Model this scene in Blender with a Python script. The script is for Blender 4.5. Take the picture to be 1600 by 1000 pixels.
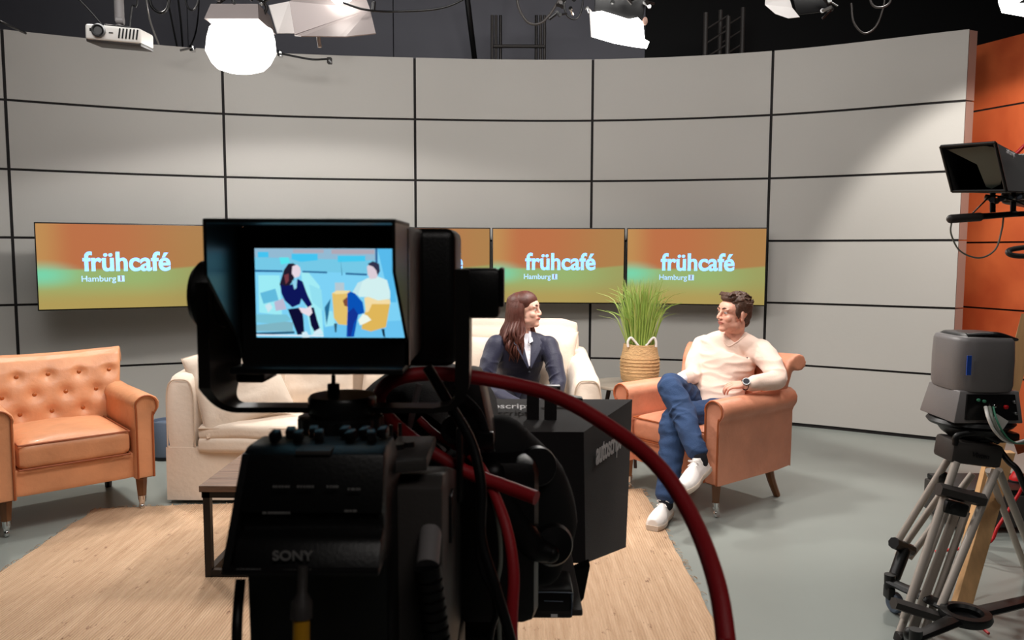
import bpy, bmesh, math, random
from mathutils import Vector, Matrix, Euler, Quaternion, noise
for o in list(bpy.data.objects): bpy.data.objects.remove(o)
scene = bpy.context.scene
COL = scene.collection
R = math.radians
random.seed(7)

# ------------------------------------------------------------------ camera
F = 1230.0; PIT = 0.0859; ROLL = -0.003; EYE = 1.45
cd = bpy.data.cameras.new('camera'); cd.sensor_width = 36; cd.lens = 36 * F / 1600
cd.clip_start = .05; cd.clip_end = 60
cam = bpy.data.objects.new('camera', cd); COL.objects.link(cam)
cam.location = (0, 0, EYE)
cam.rotation_euler = (Matrix.Rotation(math.pi / 2 - PIT, 3, 'X') @ Matrix.Rotation(-ROLL, 3, 'Z')).to_euler()
cd.dof.use_dof = True; cd.dof.focus_distance = 4.6; cd.dof.aperture_fstop = 11.0
scene.camera = cam
# ------------------------------------------------------------------ world, exposure
w = bpy.data.worlds.new('studio_air'); scene.world = w; w.use_nodes = True
w.node_tree.nodes['Background'].inputs[0].default_value = (.9, .95, 1, 1)
w.node_tree.nodes['Background'].inputs[1].default_value = .012
scene.view_settings.view_transform = 'Standard'; scene.view_settings.look = 'None'
scene.view_settings.gamma = 1; scene.view_settings.use_curve_mapping = False
scene.view_settings.exposure = 0.0
# ------------------------------------------------------------------ studio lights
def aim(o, t):
    o.rotation_euler = (Vector(t) - o.location).to_track_quat('-Z', 'Y').to_euler()
def area(n, loc, tgt, sx, sy, e, col=(1, .93, .85), spread=180):
    l = bpy.data.lights.new(n, 'AREA'); l.shape = 'RECTANGLE'; l.size = sx; l.size_y = sy; l.energy = e; l.color = col
    l.spread = R(spread)
    o = bpy.data.objects.new(n, l); COL.objects.link(o); o.location = loc; aim(o, tgt); return o
def spot(n, loc, tgt, ang, e, col=(1, .93, .85), rad=.12, blend=.5):
    l = bpy.data.lights.new(n, 'SPOT'); l.spot_size = R(ang); l.energy = e; l.color = col; l.spot_blend = blend
    l.shadow_soft_size = rad
    o = bpy.data.objects.new(n, l); COL.objects.link(o); o.location = loc; aim(o, tgt); return o
# overhead soft panels of the rig (above the frame)
area('soft_panel_left', (-2.2, 3.0, 4.3), (-1.6, 6.0, .9), 1.6, .8, 17, (1, .98, .96), 130)
area('soft_panel_middle', (0.2, 3.0, 4.3), (0.1, 6.2, .9), 1.6, .8, 34, (1, .97, .93), 130)
area('soft_panel_right', (2.3, 2.9, 4.3), (1.9, 5.8, .9), 1.6, .8, 31, (1, .97, .93), 130)
area('front_fill', (-1.0, 2.0, 3.5), (-.9, 6.5, .8), 2.4, .6, 22, (1, .98, .96), 150)  # added fill, not a rig panel: brightens the wall below the screens
area('foreground_fill', (1.2, -1.6, 4.2), (0, 1.2, 1.0), 2.0, 1.0, 15, (1, .93, .88), 140)  # unseen lamp added behind the camera to lift the dark foreground
# fresnel spots
spot('key_on_guest', (-.9, 2.6, 4.0), (1.2, 4.6, .7), 38, 190, (1, .90, .82), .1)
spot('key_on_host', (1.5, 2.6, 4.0), (-.1, 4.7, .8), 40, 200, (1, .90, .82), .1)
spot('back_light_guest', (2.75, 5.9, 4.2), (1.0, 4.3, .3), 50, 300, (1, .94, .88), .12)
spot('back_light_sofa', (-3.4, 5.9, 4.2), (-1.2, 4.2, .3), 60, 240, (1, .93, .86), .12)
spot('key_left_chair', (-.6, 2.4, 4.0), (-2.5, 4.4, .4), 40, 120, (1, .92, .84), .12)

def _ray(px, py):
    a = (px - 800) / F; b = (500 - py) / F
    c, s = math.cos(-ROLL), math.sin(-ROLL)
    x = a * c - b * s; u = a * s + b * c
    cp, sp = math.cos(PIT), math.sin(PIT)
    return Vector((x, cp + u * sp, u * cp - sp))
def D(px, py, Y):
    r = _ray(px, py); t = Y / r.y
    return Vector((r.x * t, Y, EYE + r.z * t))
def G(px, py, z=0.0):
    r = _ray(px, py); t = (z - EYE) / r.z
    return Vector((r.x * t, r.y * t, z))

# ------------------------------------------------------------------ materials
def srgb(r, g, b):
    f = lambda c: (c / 255 / 12.92) if c / 255 <= .04045 else ((c / 255 + .055) / 1.055) ** 2.4
    return (f(r), f(g), f(b), 1)
def mat(name, col, rough=.5, metal=0, bump=0, bscale=60, var=0, vscale=4, stretch=None, emit=0, coat=0, sheen=0, trans=0, spec=.5, sss=0, ior=1.45):
    m = bpy.data.materials.new(name); m.use_nodes = True; nt = m.node_tree; N = nt.nodes; L = nt.links
    b = N['Principled BSDF']; c = col if len(col) == 4 else srgb(*col)
    b.inputs['Base Color'].default_value = c; b.inputs['Roughness'].default_value = rough; b.inputs['Metallic'].default_value = metal
    b.inputs['Coat Weight'].default_value = coat; b.inputs['Sheen Weight'].default_value = sheen
    b.inputs['Transmission Weight'].default_value = trans; b.inputs['Specular IOR Level'].default_value = spec; b.inputs['IOR'].default_value = ior
    if sss:
        b.inputs['Subsurface Weight'].default_value = sss; b.inputs['Subsurface Radius'].default_value = (.012, .005, .003)
    if emit:
        b.inputs['Emission Color'].default_value = c; b.inputs['Emission Strength'].default_value = emit
    if bump or var:
        tc = N.new('ShaderNodeTexCoord'); mp = N.new('ShaderNodeMapping'); L.new(tc.outputs['Object'], mp.inputs[0])
        if stretch: mp.inputs['Scale'].default_value = stretch
        if bump:
            n = N.new('ShaderNodeTexNoise'); n.inputs['Scale'].default_value = bscale; n.inputs['Detail'].default_value = 3
            L.new(mp.outputs[0], n.inputs['Vector'])
            bp = N.new('ShaderNodeBump'); bp.inputs['Strength'].default_value = bump; bp.inputs['Distance'].default_value = .01
            L.new(n.outputs['Fac'], bp.inputs['Height']); L.new(bp.outputs[0], b.inputs['Normal'])
        if var:
            n = N.new('ShaderNodeTexNoise'); n.inputs['Scale'].default_value = vscale; n.inputs['Detail'].default_value = 5
            L.new(mp.outputs[0], n.inputs['Vector'])
            mr = N.new('ShaderNodeMapRange'); mr.inputs['From Min'].default_value = .25; mr.inputs['From Max'].default_value = .75
            mr.inputs['To Min'].default_value = 1 - var; mr.inputs['To Max'].default_value = 1 + var
            L.new(n.outputs['Fac'], mr.inputs['Value'])
            mx = N.new('ShaderNodeMix'); mx.data_type = 'RGBA'; mx.blend_type = 'MULTIPLY'; mx.inputs[0].default_value = 1
            mx.inputs[6].default_value = c; L.new(mr.outputs[0], mx.inputs[7]); L.new(mx.outputs[2], b.inputs['Base Color'])
    return m
M = {}
M['panel'] = mat('set_panel', (177, 174, 169), .6, bump=.05, bscale=40, var=.02, vscale=1.2)
M['gap'] = mat('seam_black', (22, 18, 18), .8)
M['endtrim'] = mat('panel_edge', (150, 120, 108), .6)
M['floor'] = mat('floor_grey', (143, 149, 144), .33, bump=.03, bscale=8, var=.06, vscale=1.3)
M['dark'] = mat('dark_wall', (112, 112, 120), .85, var=.08, vscale=.8)
M['black'] = mat('ceiling_black', (14, 14, 15), .9)
M['bp'] = mat('black_plastic', (9, 9, 10), .42, bump=.05, bscale=300)
M['bp2'] = mat('black_satin', (22, 21, 22), .3)
M['gp'] = mat('charcoal_plastic', (60, 56, 54), .5, bump=.06, bscale=300, var=.05)
M['bm'] = mat('black_metal', (40, 37, 36), .38, .5)
M['cloth'] = mat('black_cloth', (30, 25, 27), .9, bump=.25, bscale=420, sheen=.15, var=.1, vscale=5)
M['chrome'] = mat('chrome', (215, 215, 215), .15, 1)
M['steel'] = mat('brushed_steel', (150, 150, 150), .35, .9)
M['alu'] = mat('tripod_tube', (188, 178, 168), .42, .15)
M['leather'] = mat('tan_leather', (214, 148, 106), .42, bump=.3, bscale=28, var=.16, vscale=5, coat=.06)
M['leather2'] = mat('tan_leather_worn', (212, 142, 112), .45, bump=.35, bscale=22, var=.2, vscale=4)
M['leatherdark'] = mat('leather_piping', (160, 84, 45), .5)
M['legwood'] = mat('leg_wood', (120, 78, 46), .4, var=.2, vscale=6, stretch=(8, 8, 1))
M['darkwood'] = mat('dark_wood', (44, 28, 22), .4)
M['cream'] = mat('cream_linen', (222, 205, 188), .88, bump=.22, bscale=35, var=.05, vscale=3, sheen=.2)
M['creampipe'] = mat('cream_piping', (205, 184, 164), .88)
M['plank'] = mat('table_wood', (116, 90, 74), .5, bump=.3, bscale=10, var=.32, vscale=7, stretch=(1, 9, 9))
M['beam'] = mat('pine_beam', (214, 168, 118), .55, bump=.1, bscale=8, var=.16, vscale=5, stretch=(7, 7, .8))
M['red'] = mat('red_cable', (168, 30, 38), .5, bump=.12, bscale=500)
M['red2'] = mat('red_plastic', (190, 25, 30), .4)
M['yellow'] = mat('yellow_cable', (196, 140, 22), .5)
M['green'] = mat('green_wire', (70, 140, 110), .5)
M['white'] = mat('white_plastic', (228, 225, 220), .45)
M['greywire'] = mat('grey_wire', (128, 132, 122), .5)
M['blue'] = mat('blue_tape', (34, 84, 190), .6)
M['shroud'] = mat('grey_shroud', (128, 124, 124), .42, bump=.05, bscale=200)
M['skin'] = mat('skin', (222, 164, 142), .5, sss=.12, bump=.03, bscale=200, var=.05, vscale=20)
M['skinw'] = mat('skin_light', (232, 182, 162), .5, sss=.12, var=.05, vscale=20)
M['lips'] = mat('lips', (196, 118, 106), .5)
M['eyew'] = mat('eye_white', (225, 220, 215), .2)
M['iris'] = mat('eye_iris', (45, 32, 24), .15)
M['hairm'] = mat('brown_hair', (74, 50, 38), .5, bump=.5, bscale=120, var=.3, vscale=40)
M['hairw'] = mat('auburn_hair', (78, 40, 31), .5, bump=.15, bscale=90, var=.35, vscale=30)
M['knit'] = mat('beige_knit', (232, 204, 188), .9, bump=.25, bscale=260, sheen=.3, var=.04, vscale=8)
M['denim'] = mat('blue_denim', (36, 60, 96), .85, bump=.3, bscale=220, var=.18, vscale=10)
M['navy'] = mat('navy_cloth', (25, 26, 52), .6, bump=.15, bscale=120, sheen=.2)
M['trouser'] = mat('dark_trousers', (22, 22, 34), .8, bump=.1, bscale=150)
M['shirt'] = mat('white_shirt', (232, 230, 238), .8, bump=.1, bscale=60)
M['shoe'] = mat('white_leather', (238, 232, 228), .5, bump=.05, bscale=60)
M['sole'] = mat('rubber_sole', (205, 190, 175), .7)
M['sock'] = mat('dark_sock', (20, 20, 28), .9)
M['grass'] = mat('grass_blade', (140, 170, 78), .5, var=.3, vscale=14)
M['grass2'] = mat('pale_blade', (176, 196, 110), .5)
M['basket'] = mat('straw', (206, 168, 120), .8, bump=.8, bscale=60, stretch=(1, 1, 4), var=.15, vscale=30)
M['letter'] = mat('white_print', (245, 242, 242), .6)
M['lettergrey'] = mat('grey_print', (122, 120, 118), .5)
M['lamp'] = mat('lamp_glow', (255, 252, 245), .5, emit=14)
M['lampsoft'] = mat('diffuser_glow', (255, 252, 245), .5, emit=5)
M['logo'] = mat('logo_glow', (160, 200, 242), .5, emit=.78)
M['barn'] = mat('barn_door_metal', (150, 140, 138), .45, .3)
M['watch'] = mat('watch_dark', (24, 26, 34), .25, .5)
M['hood_lit'] = mat('hood_lining_lit', (98, 106, 98), .3)  # paler grey for the lit inside of the upper prompter hood
M['tabletop'] = mat('side_table_top', (150, 142, 130), .25)
M['brasstack'] = mat('button_leather', (176, 96, 46), .35)

# ------------------------------------------------------------------ mesh building
def V(*a): return Vector(a)
def basis(d, up=None):
    d = Vector(d).normalized(); u = Vector(up) if up is not None else (V(0, 0, 1) if abs(d.z) < .95 else V(0, 1, 0))
    x = u.cross(d); x.normalize(); y = d.cross(x)
    return x, y, d
def catmull(pts, n=8):
    pts = [Vector(p) for p in pts]
    if len(pts) < 3: return pts
    q = [pts[0] * 2 - pts[1]] + pts + [pts[-1] * 2 - pts[-2]]; out = []
    for i in range(1, len(q) - 2):
        a, b, c, d = q[i - 1:i + 3]
        for k in range(n):
            t = k / n
            out.append(.5 * ((2 * b) + (c - a) * t + (2 * a - 5 * b + 4 * c - d) * t * t + (3 * b - 3 * c + d - a) * t ** 3))
    out.append(pts[-1]); return out
def lerp_list(v, n):
    out = []
    for i in range(n):
        t = i / (n - 1) * (len(v) - 1); k = min(int(t), len(v) - 2); f = t - k
        out.append(v[k] * (1 - f) + v[k + 1] * f)
    return out
class MB:
    def __init__(s): s.bm = bmesh.new(); s.mi = 0
    def _fin(s, verts, m=None):
        if m is not None: bmesh.ops.transform(s.bm, matrix=m, verts=verts)
        for v in verts:
            for f in v.link_faces: f.material_index = s.mi
    def box(s, c, size, rot=(0, 0, 0), bev=0, seg=2):
        t = bmesh.new(); bmesh.ops.create_cube(t, size=1); bmesh.ops.scale(t, vec=size, verts=t.verts)
        if bev: bmesh.ops.bevel(t, geom=t.edges[:], offset=min(bev, min(size) * .49), segments=seg, affect='EDGES', profile=.5)
        rm = rot.to_4x4() if isinstance(rot, (Matrix, Quaternion)) and not isinstance(rot, Quaternion) else (rot.to_matrix().to_4x4() if isinstance(rot, Quaternion) else Euler(rot).to_matrix().to_4x4())
        bmesh.ops.transform(t, matrix=Matrix.Translation(c) @ rm, verts=t.verts)
        s._merge(t); return s
    def _merge(s, t, keep=False):
        for f in t.faces:
            if not keep: f.material_index = s.mi
        me = bpy.data.meshes.new('tmp'); t.to_mesh(me); t.free(); s.bm.from_mesh(me); bpy.data.meshes.remove(me)
    def rings(s, rs, close=True, caps=True):
        vs = [[s.bm.verts.new(p) for p in r] for r in rs]; n = len(rs[0])
        for a, b in zip(vs[:-1], vs[1:]):
            for i in range(n if close else n - 1):
                j = (i + 1) % n
                try: s.bm.faces.new((a[i], a[j], b[j], b[i])).material_index = s.mi
                except ValueError: pass
        if caps and close:
            for r in (vs[0][::-1], vs[-1]):
                try: s.bm.faces.new(r).material_index = s.mi
                except ValueError: pass
        return s
    def tube(s, pts, rad, seg=10, smooth=0, up=None, caps=True):
        """rad: number, or list of numbers / (a,b) pairs; a lies along the side axis"""
        pts = [Vector(p) for p in pts]
        if smooth and len(pts) > 2: pts = catmull(pts, smooth)
        n = len(pts)
        if isinstance(rad, (int, float)): ra = [(rad, rad)] * n
        else:
            rr = [(r, r) if isinstance(r, (int, float)) else r for r in rad]
            a = lerp_list([r[0] for r in rr], n) if len(rr) != n else [r[0] for r in rr]
            b = lerp_list([r[1] for r in rr], n) if len(rr) != n else [r[1] for r in rr]
            ra = list(zip(a, b))
        x = None; rs = []
        for i, p in enumerate(pts):
            d = (pts[min(i + 1, n - 1)] - pts[max(i - 1, 0)])
            if d.length < 1e-9: d = V(0, 0, 1)
            d.normalize()
            if up is not None: x, y, _ = basis(d, up)
            elif x is None: x, y, _ = basis(d)
            else:
                x = (x - d * x.dot(d)).normalized(); y = d.cross(x)
            rs.append([p + x * (math.cos(2 * math.pi * k / seg) * ra[i][0]) + y * (math.sin(2 * math.pi * k / seg) * ra[i][1]) for k in range(seg)])
        return s.rings(rs, caps=caps)
    def limb(s, pts, rad, seg=16, smooth=6, up=None):
        s.tube(pts, rad, seg, smooth, up)
        for p, r in ((pts[0], rad[0]), (pts[-1], rad[-1])):
            rr = r if isinstance(r, (int, float)) else min(r)
            s.ell(p, (rr, rr, rr))
        return s
    def cyl(s, a, b, r0, r1=None, seg=20, bev=0): return s.tube([a, b], [r0, r0 if r1 is None else r1], seg)
    def ell(s, c, r, rot=(0, 0, 0), seg=20):
        t = bmesh.new(); bmesh.ops.create_uvsphere(t, u_segments=seg, v_segments=max(8, seg // 2), radius=1)
        bmesh.ops.scale(t, vec=r, verts=t.verts)
        rm = rot.to_4x4() if isinstance(rot, Matrix) else Euler(rot).to_matrix().to_4x4()
        bmesh.ops.transform(t, matrix=Matrix.Translation(c) @ rm, verts=t.verts); s._merge(t); return s
    def lathe(s, prof, c=(0, 0, 0), d=(0, 0, 1), seg=32, caps=True):
        x, y, z = basis(d); c = Vector(c)
        rs = [[c + z * h + x * (math.cos(2 * math.pi * k / seg) * r) + y * (math.sin(2 * math.pi * k / seg) * r) for k in range(seg)] for r, h in prof]
        return s.rings(rs, caps=caps)
    def prism(s, poly, a, b, bev=0):
        """poly: list of 3D points (one face); extruded from offset a to b (vectors)"""
        t = bmesh.new()
        v0 = [t.verts.new(Vector(p) + Vector(a)) for p in poly]; v1 = [t.verts.new(Vector(p) + Vector(b)) for p in poly]
        t.faces.new(v0[::-1]); t.faces.new(v1); n = len(poly)
        for i in range(n): t.faces.new((v0[i], v0[(i + 1) % n], v1[(i + 1) % n], v1[i]))
        bmesh.ops.recalc_face_normals(t, faces=t.faces)
        if bev: bmesh.ops.bevel(t, geom=t.edges[:], offset=bev, segments=2, affect='EDGES', profile=.5)
        s._merge(t); return s
    def hull8(s, lo, hi, bev=0):
        """lo, hi: four points each, same order"""
        t = bmesh.new(); v0 = [t.verts.new(p) for p in lo]; v1 = [t.verts.new(p) for p in hi]
        t.faces.new(v0[::-1]); t.faces.new(v1)
        for i in range(4): t.faces.new((v0[i], v0[(i + 1) % 4], v1[(i + 1) % 4], v1[i]))
        bmesh.ops.recalc_face_normals(t, faces=t.faces)
        if bev: bmesh.ops.bevel(t, geom=t.edges[:], offset=bev, segments=2, affect='EDGES', profile=.5)
        s._merge(t); return s
    def pillow(s, c, w, h, t, rot=(0, 0, 0), n=20, p=2.4, crown=1.0, seed=0, wr=.006):
        """puffed cushion in local x (w), y (h), z (t)"""
        q = bmesh.new(); m = Euler(rot).to_matrix().to_4x4() if not isinstance(rot, Matrix) else rot.to_4x4()
        def f(u, v, sgn):
            e = max(0, (1 - abs(u) ** p)) * max(0, (1 - abs(v) ** p))
            pin = 1 - .07 * (1 - abs(u)) * abs(v) - 0
            pin2 = 1 - .07 * (1 - abs(v)) * abs(u)
            z = sgn * (t / 2) * e ** .5 * crown
            P = Vector((u * w / 2 * pin2, v * h / 2 * pin, z))
            P.z += wr * noise.noise(Vector((u * 2.5 + seed, v * 2.5, sgn))) * min(1, e * 3)
            return P
        g = {}
        for sg in (1, -1):
            for i in range(n + 1):
                for j in range(n + 1):
                    u = -1 + 2 * i / n; v = -1 + 2 * j / n
                    u = math.sin(u * math.pi / 2); v = math.sin(v * math.pi / 2)
                    ed = i in (0, n) or j in (0, n)
                    k = (i, j, 0 if ed else sg)
                    if k not in g: g[k] = q.verts.new(f(u, v, sg))
        for sg in (1, -1):
            for i in range(n):
                for j in range(n):
                    ks = [(i, j), (i + 1, j), (i + 1, j + 1), (i, j + 1)]
                    vs = [g[(a, b, 0 if (a in (0, n) or b in (0, n)) else sg)] for a, b in ks]
                    if sg < 0: vs = vs[::-1]
                    q.faces.new(vs)
        bmesh.ops.transform(q, matrix=Matrix.Translation(c) @ m, verts=q.verts); s._merge(q); return s
    def softbox(s, c, size, r, rot=(0, 0, 0), n=10, puff=.0, wr=0, seed=0):
        """rounded box cushion with bulging faces"""
        q = bmesh.new(); bmesh.ops.create_cube(q, size=2); bmesh.ops.subdivide_edges(q, edges=q.edges[:], cuts=n, use_grid_fill=True)
        hx, hy, hz = [a / 2 for a in size]
        for v in q.verts:
            u = v.co.copy(); P = Vector((u.x * hx, u.y * hy, u.z * hz)); I = Vector((max(-hx + r, min(hx - r, P.x)), max(-hy + r, min(hy - r, P.y)), max(-hz + r, min(hz - r, P.z))))
            d = P - I
            if d.length > 1e-6: P = I + d.normalized() * r * (1 if max(abs(u.x), abs(u.y), abs(u.z)) > .999 else 0)
            b = puff * (1 - min(1, abs(u.x)) ** 2) * (1 - min(1, abs(u.y)) ** 2); P.z += b * (1 if u.z > 0 else -1) * abs(u.z)
            if wr: P += Vector((noise.noise(P * 6 + Vector((seed, 0, 0))), noise.noise(P * 6 + Vector((0, seed + 9, 0))), noise.noise(P * 5 + Vector((0, 0, seed + 5))))) * wr
            v.co = P
        m = Euler(rot).to_matrix().to_4x4() if not isinstance(rot, Matrix) else rot.to_4x4()
        bmesh.ops.transform(q, matrix=Matrix.Translation(c) @ m, verts=q.verts); s._merge(q); return s
    def build(s, name, m, parent=None, smooth=True, remesh=0, relax=0, local=None, angle=40):
        me = bpy.data.meshes.new(name)
        if not remesh: bmesh.ops.recalc_face_normals(s.bm, faces=s.bm.faces)
        s.bm.to_mesh(me); s.bm.free()
        o = bpy.data.objects.new(name, me)
        ms = m if isinstance(m, (list, tuple)) else [m]
        for k in ms: me.materials.append(k if not isinstance(k, str) else M[k])
        COL.objects.link(o)
        if remesh:
            md = o.modifiers.new('r', 'REMESH'); md.mode = 'VOXEL'; md.voxel_size = remesh; md.use_smooth_shade = True
            if relax:
                sm = o.modifiers.new('s', 'SMOOTH'); sm.factor = .5; sm.iterations = relax
            dg = bpy.context.evaluated_depsgraph_get(); dg.update()
            nm = bpy.data.meshes.new_from_object(o.evaluated_get(dg)); o.modifiers.clear(); o.data = nm; bpy.data.meshes.remove(me); nm.name = name; me = nm
            if not me.materials: me.materials.append(ms[0] if not isinstance(ms[0], str) else M[ms[0]])
        if smooth:
            me.shade_smooth()
            if not remesh:
                try: me.set_sharp_from_angle(angle=R(angle))
                except Exception: pass
        if parent is not None:
            o.parent = parent
            if local is not None: o.matrix_parent_inverse = local
        return o
def wrinkle(o, amp, sc=(14, 14, 34), seed=0, ridge=True):
    me = o.data; ns = [v.normal.copy() for v in me.vertices]
    for v, n_ in zip(me.vertices, ns):
        p = Vector((v.co.x * sc[0] + seed, v.co.y * sc[1], v.co.z * sc[2])); a = noise.noise(p)
        h = (1 - abs(a) * 3.2) if ridge else a
        v.co += n_ * amp * max(-.6, h) + n_ * amp * .5 * noise.noise(p * .45)
def tag(o, label=None, cat=None, group=None, kind=None):
    if label: o['label'] = label
    if cat: o['category'] = cat
    if group: o['group'] = group
    if kind: o['kind'] = kind
    return o
def thing(name, label, cat, loc=(0, 0, 0), rz=0, group=None):
    o = bpy.data.objects.new(name, None); COL.objects.link(o); o.location = loc; o.rotation_euler = (0, 0, rz)
    o.empty_display_size = .1; return tag(o, label, cat, group)
def part(mb, name, m, root, **k):
    """mesh written in world coordinates, parented to a thing that is already placed"""
    o = mb.build(name, m, None, **k); o.parent = root
    mi = Matrix.Identity(4); q = root
    chain = []
    while q is not None: chain.append(q); q = q.parent
    for q in reversed(chain): mi = mi @ (Matrix.Translation(q.location) @ q.rotation_euler.to_matrix().to_4x4() @ Matrix.Diagonal((*q.scale, 1)))
    o.data.transform(mi.inverted()); return o
def text_mesh(txt, name, size, M4, m, root=None, extr=.0006, bold=0, shear=0, align='CENTER', world=True, xs=1, smear=0):
    c = bpy.data.curves.new(name, 'FONT'); c.body = txt; c.size = size; c.extrude = extr; c.offset = bold; c.shear = shear
    c.align_x = align; c.align_y = 'CENTER'; c.space_character = 1.0
    t = bpy.data.objects.new('t', c); COL.objects.link(t)
    dg = bpy.context.evaluated_depsgraph_get(); dg.update()
    me = bpy.data.meshes.new_from_object(t.evaluated_get(dg)); bpy.data.objects.remove(t)
    me.transform(M4 @ Matrix.Diagonal((xs, 1, 1, 1))); me.materials.clear(); me.materials.append(M[m]); me.name = name
    if smear:
        b_ = bmesh.new()
        for k in (-1, 0, 1):
            q_ = me.copy(); q_.transform(Matrix.Translation((smear * k, 0, smear * .35 * k))); b_.from_mesh(q_); bpy.data.meshes.remove(q_)
        b_.to_mesh(me); b_.free()
    o = bpy.data.objects.new(name, me); COL.objects.link(o)
    if root is not None:
        o.parent = root
        if world:
            mi = Matrix.Translation(root.location) @ root.rotation_euler.to_matrix().to_4x4(); me.transform(mi.inverted())
    return o
def frame(o, x, y):
    """4x4 with origin o, x axis, y axis (approximately orthogonal)"""
    x = Vector(x).normalized(); y = Vector(y); y = (y - x * y.dot(x)).normalized(); z = x.cross(y)
    m = Matrix.Identity(4)
    for i, c in enumerate((x, y, z)):
        for k in range(3): m[k][i] = c[k]
    for k in range(3): m[k][3] = o[k]
    return m
# ================================================================== SETTING
WT = 3.101; RH = .5168
WP = [(-5.1, 5.25), (-3.825, 6.054), (-2.394, 6.639), (-.838, 6.879), (.689, 6.923), (2.134, 6.617), (3.37, 5.975)]
wv = [V(x, y, 0) for x, y in WP]
spl = catmull(wv, 12)
panels = MB(); back = MB()
def offs(i):
    a = spl[max(0, i - 1)]; b = spl[min(len(spl) - 1, i + 1)]; d = (b - a).normalized(); return V(-d.y, d.x, 0)
for k in range(6):
    idx = list(range(k * 12, k * 12 + 13))
    for row in range(6):
        z0 = WT - RH * (row + 1) + .009; z1 = WT - RH * row - (.009 if row else 0)
        if row == 5: z0 = .03
        rs = []
        for q in idx:
            p = spl[q].copy(); t = (spl[min(q + 1, len(spl) - 1)] - spl[max(q - 1, 0)]).normalized()
            if q == idx[0] and k: p += t * .011
            if q == idx[-1] and k < 5: p -= t * .011
            n = offs(q)
            rs.append([p + V(0, 0, z0), p + V(0, 0, z1), p + n * .02 + V(0, 0, z1), p + n * .02 + V(0, 0, z0)])
        panels.rings(rs)
rs = []
for q in range(len(spl)):
    n = offs(q); p = spl[q] + n * .012
    rs.append([p, p + V(0, 0, WT - .004), p + n * .09 + V(0, 0, WT - .004), p + n * .09])
back.rings(rs)
tag(panels.build('wall_back', 'panel', smooth=True, angle=30), kind='structure')
tag(back.build('trim_1', 'gap', smooth=False), kind='structure')
e = spl[-1]
mb = MB()
for row in range(6):
    z1 = WT - RH * row - .005; z0 = WT - RH * (row + 1) + .005 if row < 5 else .03
    mb.hull8([e + V(.004, 0, z0), e + V(.082, .035, z0), e + V(.09, .12, z0), e + V(.02, .12, z0)], [e + V(.004, 0, z1), e + V(.082, .035, z1), e + V(.09, .12, z1), e + V(.02, .12, z1)])
tag(mb.build('trim_2', 'endtrim', smooth=False), kind='structure')
# orange wall
mo = bpy.data.materials.new('orange_panel'); mo.use_nodes = True; nt = mo.node_tree; N = nt.nodes; L = nt.links
b = N['Principled BSDF']; b.inputs['Roughness'].default_value = .4
tc = N.new('ShaderNodeTexCoord'); no = N.new('ShaderNodeTexNoise'); no.inputs['Scale'].default_value = 1.6; no.inputs['Detail'].default_value = 4; no.inputs['Distortion'].default_value = .6
cr = N.new('ShaderNodeValToRGB'); cr.color_ramp.elements[0].color = srgb(168, 66, 34); cr.color_ramp.elements[1].color = srgb(212, 104, 58)
cr.color_ramp.elements[0].position = .3; cr.color_ramp.elements[1].position = .7
L.new(tc.outputs['Object'], no.inputs['Vector']); L.new(no.outputs['Fac'], cr.inputs[0]); L.new(cr.outputs[0], b.inputs['Base Color'])
M['orange'] = mo
p0 = V(3.43, 6.9, 0); p1 = V(4.5, 4.3, 0); d = (p1 - p0).normalized(); n = V(-d.y, d.x, 0)
mb = MB(); gp = MB()
L_ = (p1 - p0).length
for row in range(6):
    z1 = WT - .02 - RH * row; z0 = z1 - RH + .014 if row < 5 else 0.02
    for a, bq in ((0, 1.15), (1.165, L_)):
        A = p0 + d * a; B = p0 + d * bq
        mb.hull8([A + V(0, 0, z0), B + V(0, 0, z0), B + n * .02 + V(0, 0, z0), A + n * .02 + V(0, 0, z0)], [A + V(0, 0, z1), B + V(0, 0, z1), B + n * .02 + V(0, 0, z1), A + n * .02 + V(0, 0, z1)])
tag(mb.build('wall_right', 'orange', smooth=False), kind='structure')
A = p0 + n * .015; B = p1 + n * .015
gp.hull8([A, B, B + n * .08, A + n * .08], [v + V(0, 0, WT - .03) for v in (A, B, B + n * .08, A + n * .08)])
tag(gp.build('trim_3', 'gap', smooth=False), kind='structure')
# studio shell
tag(MB().box((0, 3, -.05), (13, 14, .1)).build('floor', 'floor', smooth=False), kind='structure')
tag(MB().box((0, 3, 5.25), (13, 14, .1)).build('ceiling', 'black', smooth=False), kind='structure')
mb = MB()
for x0, x1 in ((-6.5, -3.2), (-3.19, -1.18), (-1.17, 1.3)):
    mb.box(((x0 + x1) / 2, 8.0, 2.6), (x1 - x0, .1, 5.2))
tag(mb.build('wall_far', 'dark', smooth=False), kind='structure')
tag(MB().box((3.9, 7.98, 2.6), (5.2, .1, 5.2)).build('trim_4', 'black', smooth=False), kind='structure')
tag(MB().box((-6.5, 3, 2.6), (.1, 14, 5.2)).build('wall_left', 'black', smooth=False), kind='structure')
tag(MB().box((6.5, 3, 2.6), (.1, 14, 5.2)).build('wall_outer', 'black', smooth=False), kind='structure')
tag(MB().box((0, -3.95, 2.6), (13, .1, 5.2)).build('wall_rear', 'black', smooth=False), kind='structure')

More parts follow.
